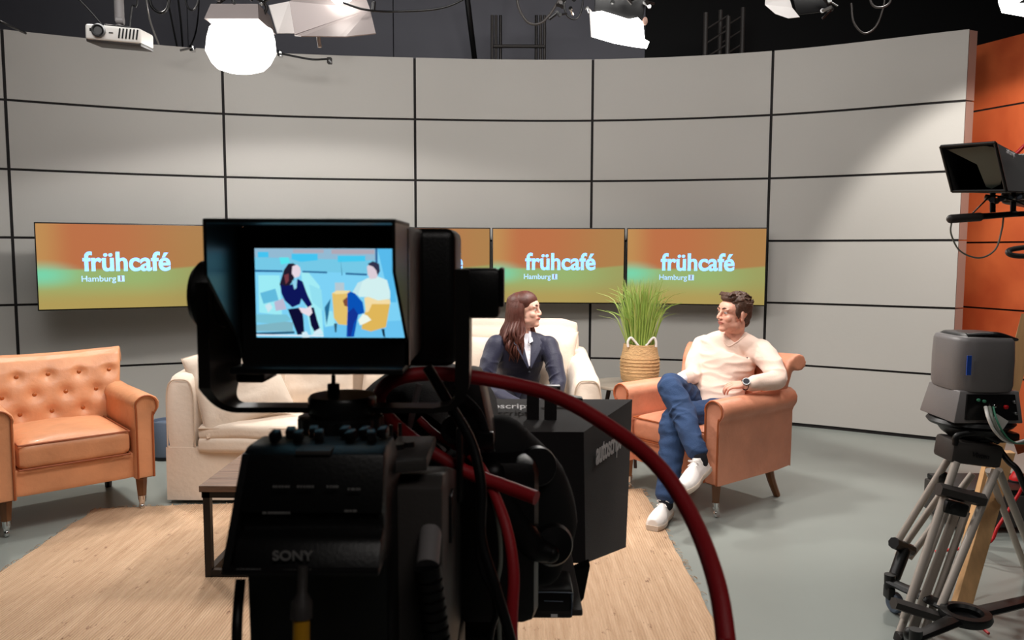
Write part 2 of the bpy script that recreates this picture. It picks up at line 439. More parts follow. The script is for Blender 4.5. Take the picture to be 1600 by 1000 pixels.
# ================================================================== SCREENS
def screen_material():
    m = bpy.data.materials.new('screen_gradient'); m.use_nodes = True; nt = m.node_tree; N = nt.nodes; L = nt.links
    for n_ in list(N): N.remove(n_)
    out = N.new('ShaderNodeOutputMaterial'); em = N.new('ShaderNodeEmission'); gl = N.new('ShaderNodeBsdfGlossy'); gl.inputs['Roughness'].default_value = .3; gl.inputs[0].default_value = (.03, .03, .03, 1)
    ad = N.new('ShaderNodeAddShader'); L.new(em.outputs[0], ad.inputs[0]); L.new(gl.outputs[0], ad.inputs[1]); L.new(ad.outputs[0], out.inputs[0])
    tc = N.new('ShaderNodeTexCoord'); sp = N.new('ShaderNodeSeparateXYZ'); L.new(tc.outputs['Generated'], sp.inputs[0])
    def mth(op, a, b_=None, c=None):
        q = N.new('ShaderNodeMath'); q.operation = op
        for i, v in enumerate((a, b_, c)):
            if v is None: continue
            if isinstance(v, (int, float)): q.inputs[i].default_value = v
            else: L.new(v, q.inputs[i])
        return q.outputs[0]
    def mr(v, a, b_, c=0, d=1):
        q = N.new('ShaderNodeMapRange'); q.interpolation_type = 'SMOOTHSTEP'; L.new(v, q.inputs[0])
        for i, k in enumerate((a, b_, c, d)): q.inputs[i + 1].default_value = k
        return q.outputs[0]
    def mix(f, a, b_):
        q = N.new('ShaderNodeMix'); q.data_type = 'RGBA'; L.new(f, q.inputs[0])
        for i, v in ((6, a), (7, b_)):
            if isinstance(v, tuple): q.inputs[i].default_value = v
            else: L.new(v, q.inputs[i])
        return q.outputs[2]
    X, Z = sp.outputs['X'], sp.outputs['Z']
    top = mix(mr(X, .35, 1.0), srgb(196, 118, 74), srgb(182, 134, 80))
    top = mix(mr(X, .0, .22, 1, 0), top, srgb(200, 148, 88))
    bot = mix(mr(Z, .05, .38), srgb(184, 162, 92), srgb(160, 188, 118))
    bot = mix(mr(X, .55, 1.0, 0, .6), bot, srgb(168, 150, 88))
    dx = mth('MULTIPLY', mth('SUBTRACT', X, .02), 1.7); dz = mth('SUBTRACT', Z, .40)
    ds = mth('SQRT', mth('ADD', mth('MULTIPLY', dx, dx), mth('MULTIPLY', mth('MULTIPLY', dz, dz), 6)))
    edge = mth('ADD', Z, mth('MULTIPLY', mr(X, .7, 1.1), -.05))
    col = mix(mr(edge, .445, .485), bot, top)
    col = mix(mth('MULTIPLY', mr(ds, .0, .5, 1, 0), 1.0), col, srgb(128, 222, 178))
    L.new(col, em.inputs[0]); em.inputs[1].default_value = .88
    return m
M['screen'] = screen_material()
TV = [((-3.455, 5.72), (-2.405, 6.22), 'far left wall screen above the empty tan armchair'),
      ((-2.395, 6.225), (-1.30, 6.60), 'second wall screen from the left, behind the viewfinder'),
      ((-1.285, 6.605), (-.185, 6.74), 'middle wall screen, mostly behind the viewfinder'),
      ((-.172, 6.742), (.958, 6.72), 'wall screen above the woman, left of the grass plant'),
      ((.972, 6.718), (2.085, 6.47), 'rightmost wall screen, behind the man')]
for (a, c, lab) in TV:
    A = V(*a, 0); B = V(*c, 0); mid = (A + B) / 2; wd = (B - A).length; dr = (B - A).normalized(); rz = math.atan2(dr.y, dr.x)
    zc = 1.335; h = .645
    t = thing('wall_screen', lab + ', orange and green', 'screen', (mid.x, mid.y, zc - h / 2), rz, 'screens along the curved wall')
    fr = MB().box((0, .028, h / 2), (wd, .05, h), bev=.004).box((0, .07, h / 2), (wd * .6, .05, h * .55), bev=.01).build('casing', 'bp', t)
    MB().box((0, .0, h / 2), (wd - .018, .006, h - .02)).build('display', 'screen', t, smooth=False)
    # bracket back to the wall
    dist = 9
    cen = mid + V(-dr.y, dr.x, 0) * .0
    nn = V(-dr.y, dr.x, 0)
    best = min(spl, key=lambda p: abs((p - mid).dot(dr)) + (0 if (p - mid).dot(nn) > 0 else 50))
    gapd = (best - mid).dot(nn)
    MB().box((0, (.08 + gapd) / 2 + .03, h / 2), (.3, max(.03, gapd - .06), .12)).build('wall_bracket', 'bm', t, smooth=False)
    Mx = Matrix.Translation((.02, -.0045, h * .545)) @ Matrix.Rotation(math.pi / 2, 4, 'X')
    text_mesh('frühcafé', 'logo_lettering', .2, Mx, 'logo', t, bold=.0042, smear=.002, world=False, xs=.92)
    Mx = Matrix.Translation((-.180, -.0045, h * .355)) @ Matrix.Rotation(math.pi / 2, 4, 'X')
    o = text_mesh('Hamburg', 'city_lettering', .062, Mx, 'logo', t, bold=.0008, world=False)
    mb = MB(); mb.box((-.030, -.0045, h * .357), (.046, .001, .046)); ob = mb.build('channel_badge', 'logo', t, smooth=False)
    text_mesh('1', 'badge_numeral', .055, Matrix.Translation((-.030, -.0056, h * .357)) @ Matrix.Rotation(math.pi / 2, 4, 'X'), 'leatherdark', ob, bold=.001, world=False)

# ================================================================== RUG
mr_ = bpy.data.materials.new('jute_weave'); mr_.use_nodes = True; nt = mr_.node_tree; N = nt.nodes; L = nt.links
b = N['Principled BSDF']; b.inputs['Roughness'].default_value = .9
tc = N.new('ShaderNodeTexCoord'); mp = N.new('ShaderNodeMapping'); mp.inputs['Scale'].default_value = (1, .07, 1); mp.inputs['Rotation'].default_value = (0, 0, R(-4)); L.new(tc.outputs['Object'], mp.inputs[0])
n1 = N.new('ShaderNodeTexNoise'); n1.inputs['Scale'].default_value = 38; n1.inputs['Detail'].default_value = 6; n1.inputs['Roughness'].default_value = .7; L.new(mp.outputs[0], n1.inputs['Vector'])
cr = N.new('ShaderNodeValToRGB'); E_ = cr.color_ramp.elements; E_[0].position = .3; E_[0].color = srgb(182, 146, 114); E_[1].position = .7; E_[1].color = srgb(214, 180, 148)
L.new(n1.outputs['Fac'], cr.inputs[0])
mp2 = N.new('ShaderNodeMapping'); mp2.inputs['Scale'].default_value = (3, 1.3, 1); L.new(tc.outputs['Object'], mp2.inputs[0])
n2 = N.new('ShaderNodeTexNoise'); n2.inputs['Scale'].default_value = 7; n2.inputs['Detail'].default_value = 8; n2.inputs['Roughness'].default_value = .75; L.new(mp2.outputs[0], n2.inputs['Vector'])
c2 = N.new('ShaderNodeValToRGB'); E_ = c2.color_ramp.elements; E_[0].position = .60; E_[0].color = (0, 0, 0, 1); E_[1].position = .69; E_[1].color = (1, 1, 1, 1); L.new(n2.outputs['Fac'], c2.inputs[0])
mx = N.new('ShaderNodeMix'); mx.data_type = 'RGBA'; L.new(c2.outputs[0], mx.inputs[0]); L.new(cr.outputs[0], mx.inputs[6]); mx.inputs[7].default_value = srgb(112, 72, 50)
L.new(mx.outputs[2], b.inputs['Base Color'])
wv_ = N.new('ShaderNodeTexWave'); wv_.inputs['Scale'].default_value = 26; wv_.inputs['Distortion'].default_value = 1.5; wv_.bands_direction = 'X'; L.new(tc.outputs['Object'], wv_.inputs['Vector'])
ad = N.new('ShaderNodeMath'); ad.operation = 'ADD'; L.new(wv_.outputs['Fac'], ad.inputs[0]); L.new(n1.outputs['Fac'], ad.inputs[1])
bp = N.new('ShaderNodeBump'); bp.inputs['Strength'].default_value = .5; bp.inputs['Distance'].default_value = .006; L.new(ad.outputs[0], bp.inputs['Height']); L.new(bp.outputs[0], b.inputs['Normal'])
M['jute'] = mr_
c0, c1, c2_, c3 = V(-2.33, 4.31, 0), V(.80, 4.72, 0), V(.80, 1.9, 0), V(-2.24, 1.9, 0)
mb = MB(); nx, ny = 60, 50; top = []
for j in range(ny + 1):
    row = []
    for i in range(nx + 1):
        u, v = i / nx, j / ny
        p = (c0 * (1 - u) + c1 * u) * (1 - v) + (c3 * (1 - u) + c2_ * u) * v
        if i in (0, nx): p.x += .012 * noise.noise(p * 9)
        if j in (0, ny): p.y += .012 * noise.noise(p * 9)
        p.z = .011 + .0025 * noise.noise(p * 3)
        row.append(p)
    top.append(row)
vs = [[mb.bm.verts.new(p) for p in r] for r in top]; bt = [[mb.bm.verts.new(V(p.x, p.y, .001)) for p in r] for r in top]
for j in range(ny):
    for i in range(nx):
        mb.bm.faces.new((vs[j][i], vs[j + 1][i], vs[j + 1][i + 1], vs[j][i + 1]))
rim = [(0, i) for i in range(nx + 1)] + [(j, nx) for j in range(1, ny + 1)] + [(ny, i) for i in range(nx - 1, -1, -1)] + [(j, 0) for j in range(ny - 1, 0, -1)]
for k in range(len(rim)):
    a, c = rim[k], rim[(k + 1) % len(rim)]
    mb.bm.faces.new((vs[a[0]][a[1]], vs[c[0]][c[1]], bt[c[0]][c[1]], bt[a[0]][a[1]]))
rug = thing('jute_rug', 'large woven jute rug in natural straw colour under the coffee table', 'rug', (0, 3.2, 0))
part(mb, 'weave', 'jute', rug)
mb = MB()
for k in range(420):
    s_ = random.random()
    if k < 190: p = c0.lerp(c1, s_); o_ = V(random.uniform(-.01, .01), random.uniform(.01, .05), 0)
    elif k < 310: p = c1.lerp(c2_, s_); o_ = V(random.uniform(.008, .035), random.uniform(-.02, .02), 0)
    else: p = c0.lerp(c3, s_); o_ = V(-random.uniform(.008, .03), random.uniform(-.02, .02), 0)
    mb.tube([p + V(0, 0, .006), p + o_ * .5 + V(0, 0, random.uniform(.006, .016)), p + o_ + V(0, 0, .003)], .0013, 4)
tag(part(mb, 'frayed_fringe', 'jute', rug), kind='stuff')

# ================================================================== ARMCHAIRS
def arm_profile(sx):
    """(x,z) outline of an arm: panel with outward roll; sx=+1 right"""
    pts = [(-.055, .20), (-.055, .59)]
    for k in range(0, 9):
        a = math.pi - k * math.pi / 8 * 1.25
        pts.append((.012 + .072 * math.cos(a), .605 + .06 * math.sin(a)))
    pts += [(.052, .54), (.05, .20)]
    return [(sx * x, z) for x, z in pts]
from mathutils.bvhtree import BVHTree
TUFT = ((.735, [-.32, -.16, 0, .16, .32]), (.63, [-.24, -.08, .08, .24]), (.53, [-.16, 0, .16]))
def make_armchair(name, label, loc, rz, lm, group):
    t = thing(name, label, 'armchair', loc, rz, group)
    # seat frame with apron
    MB().softbox((0, -.02, .27), (.60, .62, .15), .02, n=8).build('seat_frame', lm, t)
    # arms
    for sx in (1, -1):
        prof = arm_profile(sx); mb = MB(); rs = []
        for y, sc, dz in ((-.365, .80, 0), (-.372, .93, 0), (-.36, 1, 0), (-.1, 1, 0), (.16, 1, .0), (.30, .96, .01), (.315, .85, 0)):
            rs.append([V(sx * .335 + (x - 0) * (sc if y < -.36 or y > .3 else 1), y, .2 + (z - .2) * (1 - (1 - sc) * .12) + dz) for x, z in prof])
        mb.rings(rs); a = mb.build('armrest', lm, t, angle=50)
        # piping round the arm front
        pp = [V(sx * .335 + x * .78, -.374, .2 + (z - .2) * .985) for x, z in prof]
        MB().tube(catmull(pp, 2), .005, 6).build('piping', 'leatherdark', a)
    # back
    mb = MB(); rs = []; nx = 28
    for (z, y, th, hw) in ((.24, .22, .05, .29), (.42, .235, .065, .30), (.55, .255, .07, .345), (.66, .285, .07, .375), (.76, .315, .065, .39), (.815, .338, .05, .395), (.84, .36, .028, .39)):
        r = []
        for k in range(nx):
            a = 2 * math.pi * k / nx; cx = math.cos(a); sy = math.sin(a)
            ex = math.copysign(abs(cx) ** .35, cx); ey = math.copysign(abs(sy) ** .6, sy)
            r.append(V(ex * hw, y + ey * th - .05 * abs(ex) ** 3 * (1 if z > .5 else .2), z + .018 * (ex * ex) * (z > .7)))
        rs.append(r)
    mb.rings(rs)
    # scroll roll along the top back
    mb.tube([V(x, .375 - .05 * abs(x / .4) ** 3, .80 + .016 * (x / .4) ** 2) for x in [-.41 + .82 * i / 12 for i in range(13)]], .05, 16)
    bk = mb.build('backrest', lm, t, remesh=.009, relax=3)
    for v in bk.data.vertices:
        for z_, xs_ in TUFT:
            for x_ in xs_:
                if v.co.y < .33: v.co.y += .022 * math.exp(-((v.co.x - x_) ** 2 + (v.co.z - z_) ** 2) / .0011)
    bk.data.update(); bvh = BVHTree.FromPolygons([v.co.copy() for v in bk.data.vertices], [tuple(p.vertices) for p in bk.data.polygons])
    for row, (z, xs) in enumerate(TUFT):
        for x in xs:
            y = bvh.ray_cast(V(x, -1, z), V(0, 1, 0))[0].y
            MB().ell((x, y - .001, z), (.0125, .007, .0125), seg=12).build('button', 'brasstack', bk)
    # seat cushion
    cu = MB().softbox((0, -.055, .405), (.545, .60, .145), .045, n=12, puff=.03, wr=.004, seed=3).build('seat_cushion', lm, t)
    pz = MB()
    rr = [(-.262, -.34), (.262, -.34), (.262, .23), (-.262, .23), (-.262, -.34)]
    pz.tube([V(x, y - .008 * (y < 0), .468) for x, y in rr], .005, 6)
    pz.tube([V(x, y - .008 * (y < 0), .342) for x, y in rr], .005, 6).build('piping', 'leatherdark', cu)
    for sx in (1, -1):
        l = MB().tube([(sx * .325, -.31, .20), (sx * .325, -.31, .065)], [.032, .021], 4).build('leg', 'legwood', t, smooth=False)
        c = MB(); c.cyl((sx * .325, -.31, .088), (sx * .325, -.31, .052), .021, .019, 16)
        c.lathe([(.0, -.010), (.018, -.010), (.021, -.004), (.021, .004), (.018, .010), (0, .010)], (sx * .325, -.298, .0215), (1, 0, 0), 18)
        c.box((sx * .325, -.302, .042), (.026, .016, .026), bev=.002); c.build('caster', 'chrome', l)
        MB().tube([(sx * .29, .22, .22), (sx * .295, .245, .12), (sx * .305, .30, .004)], [.03, .024, .02], 8, smooth=4).build('leg', 'legwood' if lm == 'leather2' else 'darkwood', t)
    return t
make_armchair('leather_armchair', 'empty button-backed tan leather armchair at the left edge of the rug', (-2.52, 4.33, 0), R(41.5), 'leather', 'tan leather armchairs')
make_armchair('leather_armchair', 'tan leather armchair in which the man sits, beside the grass plant', (1.165, 4.66, 0), R(-52.2), 'leather2', 'tan leather armchairs')

# ================================================================== SOFA (faces the camera)
sx0, sx1, sy0, sy1 = -1.98, .52, 4.43, 5.38
sofa = thing('slipcover_sofa', 'long cream slipcovered sofa with skirt, the woman sits at its right end', 'sofa', ((sx0 + sx1) / 2, 4.9, 0))
mb = MB(); cx = (sx0 + sx1) / 2; hw = (sx1 - sx0) / 2; cyy = (sy0 + sy1) / 2; hd = (sy1 - sy0) / 2
rs = []; per = []
def rectpt(s, off=0, z=0):
    P = [V(sx0, sy0, 0), V(sx1, sy0, 0), V(sx1, sy1, 0), V(sx0, sy1, 0)]; n_ = [V(0, -1, 0), V(1, 0, 0), V(0, 1, 0), V(-1, 0, 0)]
    ls = [2 * hw, 2 * hd, 2 * hw, 2 * hd]; s = s % sum(ls); k = 0
    while s > ls[k]: s -= ls[k]; k += 1
    return P[k].lerp(P[(k + 1) % 4], s / ls[k]) + n_[k] * off
tot = 4 * (hw + hd); ns = 320
for z, amp in ((.025, .016), (.12, .011), (.24, .006), (.33, .0)):
    r = []
    for k in range(ns):
        s = tot * k / ns; q = noise.noise(V(s * 3.2, z * 1.5, 0)) * amp + amp * .4
        p = rectpt(s, q); p.z = z + (.006 * noise.noise(V(s * 4, 3, 0)) if z < .05 else 0); r.append(p)
    rs.append(r)
mb.rings(rs); mb.build
part(mb, 'skirt', 'cream', sofa)
mb = MB()
for x in (-1.9, -1.9 + .0, .44): pass
for x, y in ((-1.9, 4.52), (.44, 4.52), (-1.9, 5.3), (.44, 5.3)): part(MB().box((x, y, .015), (.05, .05, .03)), 'foot', 'darkwood', sofa, smooth=False)
for sgn, xo in ((-1, sx0), (1, sx1)):
    mb = MB(); rs = []
    for i in range(15):
        tt = i / 14; y = sy0 + .005 + (sy1 - .08 - sy0) * tt; zt = .745 + .085 * tt; k = 1 if 0 < i < 14 else .86
        xin = xo - sgn * .175; xc = (xo + xin) / 2; hx = .0875
        r = []
        for q in range(20):
            a = 2 * math.pi * q / 20; cxx = math.cos(a); sz = math.sin(a)
            ex = math.copysign(abs(cxx) ** .55, cxx); ez = math.copysign(abs(sz) ** .5, sz)
            lo = .28; mid = (zt + lo) / 2; hz = (zt - lo) / 2
            r.append(V(xc + ex * hx * k, y, mid + ez * hz * (k if sz > 0 else 1)) + V(noise.noise(V(y * 4, ez * 2, xo)) * .007, 0, noise.noise(V(y * 5, ex, xo)) * .006))
        rs.append(r)
    mb.rings(rs)
    a = part(mb, 'armrest', 'cream', sofa, angle=60)
    pp = []
    for q in range(21):
        an = math.pi * q / 20; cxx = math.cos(an); sz = math.sin(an)
        pp.append(V((xo - sgn * .0875) + math.copysign(abs(cxx) ** .55, cxx) * .078, sy0 + .002, .51 + abs(sz) ** .5 * .212))
    pp = [V(pp[0].x, sy0 + .002, .33)] + pp + [V(pp[-1].x, sy0 + .002, .33)]
    part(MB().tube(pp, .0045, 6), 'piping', 'creampipe', a)
# back with rolled top
mb = MB(); mb.softbox((cx, 5.20, .62), (2 * hw - .16, .20, .66), .06, rot=(R(-7), 0, 0), n=14, wr=.008)
mb.tube([V(sx0 + .09 + (2 * hw - .17) * i / 24, 5.27 + .006 * noise.noise(V(i * .8, 0, 0)), .945 + .012 * noise.noise(V(i * .5, 4, 0))) for i in range(25)], [.03, .062] + [.066] * 21 + [.062, .035], 16)
bk = part(mb, 'backrest', 'cream', sofa, remesh=.014, relax=2)
# seat cushions: a thick lower and a folded upper layer
for i, (a, c) in enumerate(((sx0 + .18, cx - .005), (cx + .005, sx1 - .18))):
    cc = (a + c) / 2
    part(MB().softbox((cc, 4.75, .345), (c - a, .70, .11), .04, n=12, puff=.004, wr=.006, seed=i), 'lower_cushion', 'cream', sofa)
    cu = part(MB().softbox((cc, 4.76, .42), (c - a - .01, .72, .11), .045, n=14, puff=.02, wr=.010, seed=i + 4), 'seat_cushion', 'cream', sofa)
    part(MB().tube([V(a + .02 + (c - a - .04) * k / 10, 4.408, .445 + .004 * noise.noise(V(k, i, 0))) for k in range(11)], .007, 8), 'piping', 'creampipe', cu)
# back cushions
for i, x in enumerate((-1.38, -.62, .04)):
    part(MB().pillow((x, 5.03, .66), .72, .50, .24, rot=(R(80), 0, 0), seed=i, wr=.02, p=3.2), 'back_cushion', 'cream', sofa)
def throw(c, w, h, t, rot, lab, seed, roll=0):
    rot = Euler(rot).to_matrix() @ Matrix.Rotation(R(roll), 3, 'Z')
    o = thing('throw_pillow', lab, 'pillow', (c[0], c[1], c[2] - h / 2), 0, 'cream pillows on the sofa')
    part(MB().pillow(c, w, h, t, rot=rot, seed=seed, wr=.02, p=2.2), 'cover', 'cream', o)
    m4 = Matrix.Translation(c) @ rot.to_4x4(); pp = []
    for k in range(41):
        s = k / 40 * 4; q = int(s) % 4; f = s - int(s); u = -1 + 2 * f
        P = [(u, -1), (1, u), (-u, 1), (-1, -u)][q]
        pu, pv = P; pp.append(m4 @ V(pu * w / 2 * (1 - .07 * (1 - abs(pv)) * abs(pu)), pv * h / 2 * (1 - .07 * (1 - abs(pu)) * abs(pv)), 0))
    part(MB().tube(pp, .004, 6), 'seam_piping', 'creampipe', o)
throw((-1.60, 4.56, .682), .51, .50, .16, (R(66), 0, R(12)), 'square cream throw pillow leaning on the left sofa arm', 11, 19)
throw((-1.20, 4.86, .71), .46, .46, .16, (R(72), R(10), R(-10)), 'square cream throw pillow second from the left, behind the viewfinder bracket', 12, 12)
throw((.20, 4.99, .76), .40, .42, .15, (R(78), R(6), R(-6)), 'square cream throw pillow behind the woman, beside the right sofa arm', 13)

# ================================================================== COFFEE TABLE
tb = thing('coffee_table', 'low coffee table with brown plank top and black steel sled frame', 'table', (-.7, 3.72, 0))
mb = MB(); X0, X1, Y0, Y1 = -1.37, -.12, 3.37, 4.07
npl = 6
for k in range(npl):
    a = Y0 + (Y1 - Y0) * k / npl; c = Y0 + (Y1 - Y0) * (k + 1) / npl
    mb.box(((X0 + X1) / 2, (a + c) / 2, .412), (X1 - X0, c - a - .003, .028), bev=.002)
part(mb, 'tabletop', 'plank', tb, smooth=False)
for x in (X0 + .03, X1 - .03):
    mb = MB(); t_ = .03
    mb.box((x, Y0 + .02, .205), (t_, t_, .385)).box((x, Y1 - .02, .205), (t_, t_, .385)).box((x, (Y0 + Y1) / 2, .03), (t_, Y1 - Y0 - .04, t_))
    part(mb, 'sled_leg', 'bm', tb, smooth=False)
mb = MB()
for y in (Y0 + .02, Y1 - .02): mb.box(((X0 + X1) / 2, y, .385), (X1 - X0 - .02, .03, .026)); mb.box(((X0 + X1) / 2, y, .0301), (X1 - X0 - .06, .028, .028))
part(mb, 'rail', 'bm', tb, smooth=False)
# tray with cups, seen in the viewfinder picture only by its edge: left out of view behind the camera

# ================================================================== SIDE TABLE + PLANT
sc = V(.80, 5.42, 0)
st = thing('side_table', 'small round side table between sofa and armchair carrying the plant', 'table', sc)
part(MB().lathe([(0, .525), (.235, .525), (.245, .53), (.245, .542), (.24, .548), (0, .548)], sc, seg=40), 'tabletop', 'tabletop', st)
for k in range(3):
    a = R(40 + 120 * k); part(MB().cyl(sc + V(math.cos(a) * .12, math.sin(a) * .12, .526), sc + V(math.cos(a) * .21, math.sin(a) * .21, .0), .016, .011, 12), 'leg', 'darkwood', st)
pc = sc + V(.085, -.02, .549)
pl = thing('potted_grass', 'tall green ornamental grass in a straw basket with white handles', 'plant', pc)
mb = MB(); rs = []
for r_, h in ((.0, .0), (.105, .0), (.128, .03), (.135, .10), (.133, .17), (.118, .24), (.114, .275), (.106, .275), (.104, .24), (.0, .235)):
    rs.append([pc + V(math.cos(2 * math.pi * k / 40) * r_, math.sin(2 * math.pi * k / 40) * r_, h) + V(0, 0, .004 * noise.noise(V(k * .5, h * 8, 0))) for k in range(40)])
mb.rings(rs); bs = part(mb, 'basket', 'basket', pl)
mb = MB()
for q in range(11):
    z = .02 + q * .023; r_ = .107 + .03 * math.sin(math.pi * min(1, z / .26)) ** .6 - .012 * (z > .2)
    mb.tube([pc + V(math.cos(2 * math.pi * k / 40) * r_, math.sin(2 * math.pi * k / 40) * r_, z) for k in range(41)], .0022, 5)
tag(part(mb, 'braid', 'basket', bs))
for sg in (-1, 1):
    part(MB().tube([pc + V(sg * .095 + dx, -.085, z) for dx, z in ((-.0, .262), (-.002, .30), (-.018 * sg, .325), (-.045 * sg, .30), (-.07 * sg, .268))], .0085, 8, smooth=5), 'handle', 'white', pl)
mb = MB(); random.seed(21)
for k in range(300):
    a = random.uniform(0, 2 * math.pi); r0 = random.uniform(0, .085); b0 = pc + V(math.cos(a) * r0, math.sin(a) * r0, .23)
    Ln = random.uniform(.28, .50); lean = random.uniform(.01, .07) + r0 * .7; aa = a + random.uniform(-.5, .5); dr = V(math.cos(aa), math.sin(aa), 0)
    droop = random.random() < .22
    if droop: lean += random.uniform(.02, .08)
    pts = [b0, b0 + dr * lean * .25 + V(0, 0, Ln * .4), b0 + dr * lean * .6 + V(0, 0, Ln * .75), b0 + dr * lean * (1.3 if droop else 1) + V(0, 0, Ln * (.86 if droop else 1))]
    mb.mi = 1 if random.random() < .25 else 0
    mb.tube(pts, [(.0045, .0012), (.0042, .0012), (.003, .001), (.0006, .0005)], 5, smooth=3)
part(mb, 'foliage', ['grass', 'grass2'], pl)

# grey cylinder on the floor by the wall
u = thing('floor_cylinder', 'short grey-blue cylinder on the floor between armchair and sofa', 'cylinder', (-2.43, 5.45, 0))
M['greyblue'] = mat('grey_blue_paint', (96, 108, 126), .4)
part(MB().lathe([(0, .02), (.095, .02), (.10, .03), (.10, .26), (.095, .27), (.085, .27), (.083, .25), (0, .25)], (-2.43, 5.45, 0)), 'housing', 'greyblue', u)
part(MB().lathe([(0, 0), (.105, 0), (.105, .018), (.09, .022), (0, .022)], (-2.43, 5.45, 0)), 'base', 'bp', u)
# ================================================================== PEOPLE
def merge(dst, src, m4):
    bmesh.ops.transform(src.bm, matrix=m4, verts=src.bm.verts); dst._merge(src.bm, keep=True)
def head_solid(mb, male=True):
    """local: x right of face, y forward, z up, origin between the ears"""
    e = mb.ell
    e((0, -.012, .036), (.075, .095, .082)); e((0, .03, -.03), (.058, .058, .078)); e((0, .045, .035), (.062, .048, .05))
    for s in (1, -1):
        e((s * .038, .012, -.058), (.022, .048, .028 if male else .024)); e((s * .036, .060, -.020), (.022, .022, .024))
        e((s * .030, .079, .032), (.024, .010, .007), (0, s * .15, 0)); e((s * .011, .096, -.025), (.0075, .009, .007))
        # ear
        e((s * .076, -.010, -.004), (.007, .017, .028), (R(-12), 0, s * R(-18))); e((s * .079, -.004, -.024), (.005, .010, .010))
        # eyelids
        e((s * .030, .0765, .0175), (.016, .010, .006)); e((s * .030, .076, .0015), (.014, .009, .005))
    nz = .109 if male else .104
    mb.tube([(0, .084, .026), (0, .093 if male else .091, .006), (0, nz, -.019)], [.008, .0088, .0095], 12, smooth=4); e((0, nz - .002, -.022), (.0105, .009, .0085))
    e((0, .078, -.048), (.024, .017, .016)); e((0, .066, -.086), (.026 if male else .021, .025, .020)); e((0, .074, -.070), (.018, .014, .010))
def head_extras(root, m4, skin_root, male=True):
    def add(name, mb, m):
        mb2 = MB(); merge(mb2, mb, m4); return part(mb2, name, m, root)
    for s in (1, -1):
        ey = add('eye', MB().ell((s * .030, .0775, .0095), (.0115, .0095, .0075)), 'eyew')
        i = MB().ell((s * .030 - .002, .0845, .0095), (.0052, .0028, .0055)); mb2 = MB(); merge(mb2, i, m4); part(mb2, 'iris', 'iris', ey)
        add('eyelashes', MB().tube([(s * .018, .0865, .0125), (s * .030, .0885, .0165), (s * .043, .0815, .013)], [.0009, .0014, .0008], 6, smooth=4), 'iris')
        add('eyebrow', MB().tube([(s * .012, .0925, .032), (s * .030, .0905, .0385), (s * .050, .074, .033)], [(.002, .0035), (.002, .0038), (.001, .0015)], 8, smooth=4), 'hairm' if male else 'hairw')
    mb = MB(); mb.tube([(-.024, .083, -.049), (-.010, .0935, -.0465), (0, .095, -.0485), (.010, .0935, -.0465), (.024, .083, -.049)], [.001, .0042, .0036, .0042, .001], 8, smooth=4)
    mb.tube([(-.022, .083, -.051), (0, .0935, -.0555), (.022, .083, -.051)], [.001, .0048, .001], 8, smooth=5); add('lips', mb, 'lips')
def hand(mb, wrist, fw, back, thumb_side, curl=(.5, .6, .5), spread=.1, sc=1.0):
    """fw: towards fingertips, back: back-of-hand normal, thumb_side: +1/-1 along local x"""
    y = Vector(fw).normalized(); z = Vector(back); z = (z - y * z.dot(y)).normalized(); x = y.cross(z)
    m = Matrix.Identity(4)
    for i, c in enumerate((x, y, z)):
        for k in range(3): m[k][i] = c[k] * sc
    for k in range(3): m[k][3] = wrist[k]
    h = MB()
    h.tube([(0, -.02, 0), (0, .0, 0), (0, .03, 0), (0, .075, 0)], [(.024, .019), (.026, .018), (.036, .016), (.038, .012)], 14, smooth=3, up=(0, 0, 1))
    for i, (ln, rr, fx) in enumerate(((.070, .0085, 1), (.078, .0088, .33), (.072, .0083, -.33), (.056, .0073, -1))):
        b0 = V(thumb_side * fx * .028, .078 - .006 * abs(fx), 0); ang = 0; p = b0; pts = [p - V(0, .012, 0), p]; d0 = V(thumb_side * fx * spread, 1, 0).normalized()
        for j, f in enumerate((.45, .31, .24)):
            ang += curl[j]; d = V(d0.x, d0.y * math.cos(ang), -math.sin(ang)); p = p + d.normalized() * ln * f; pts.append(p)
        h.limb(pts, [rr * 1.05, rr * 1.05, rr, rr * .92, rr * .78], 10, smooth=3)
    h.limb([V(thumb_side * .020, .012, -.004), V(thumb_side * .044, .040, -.014), V(thumb_side * .050, .066, -.022), V(thumb_side * .044, .088, -.028)], [.014, .0115, .0098, .008], 10, smooth=3)
    merge(mb, h, m)
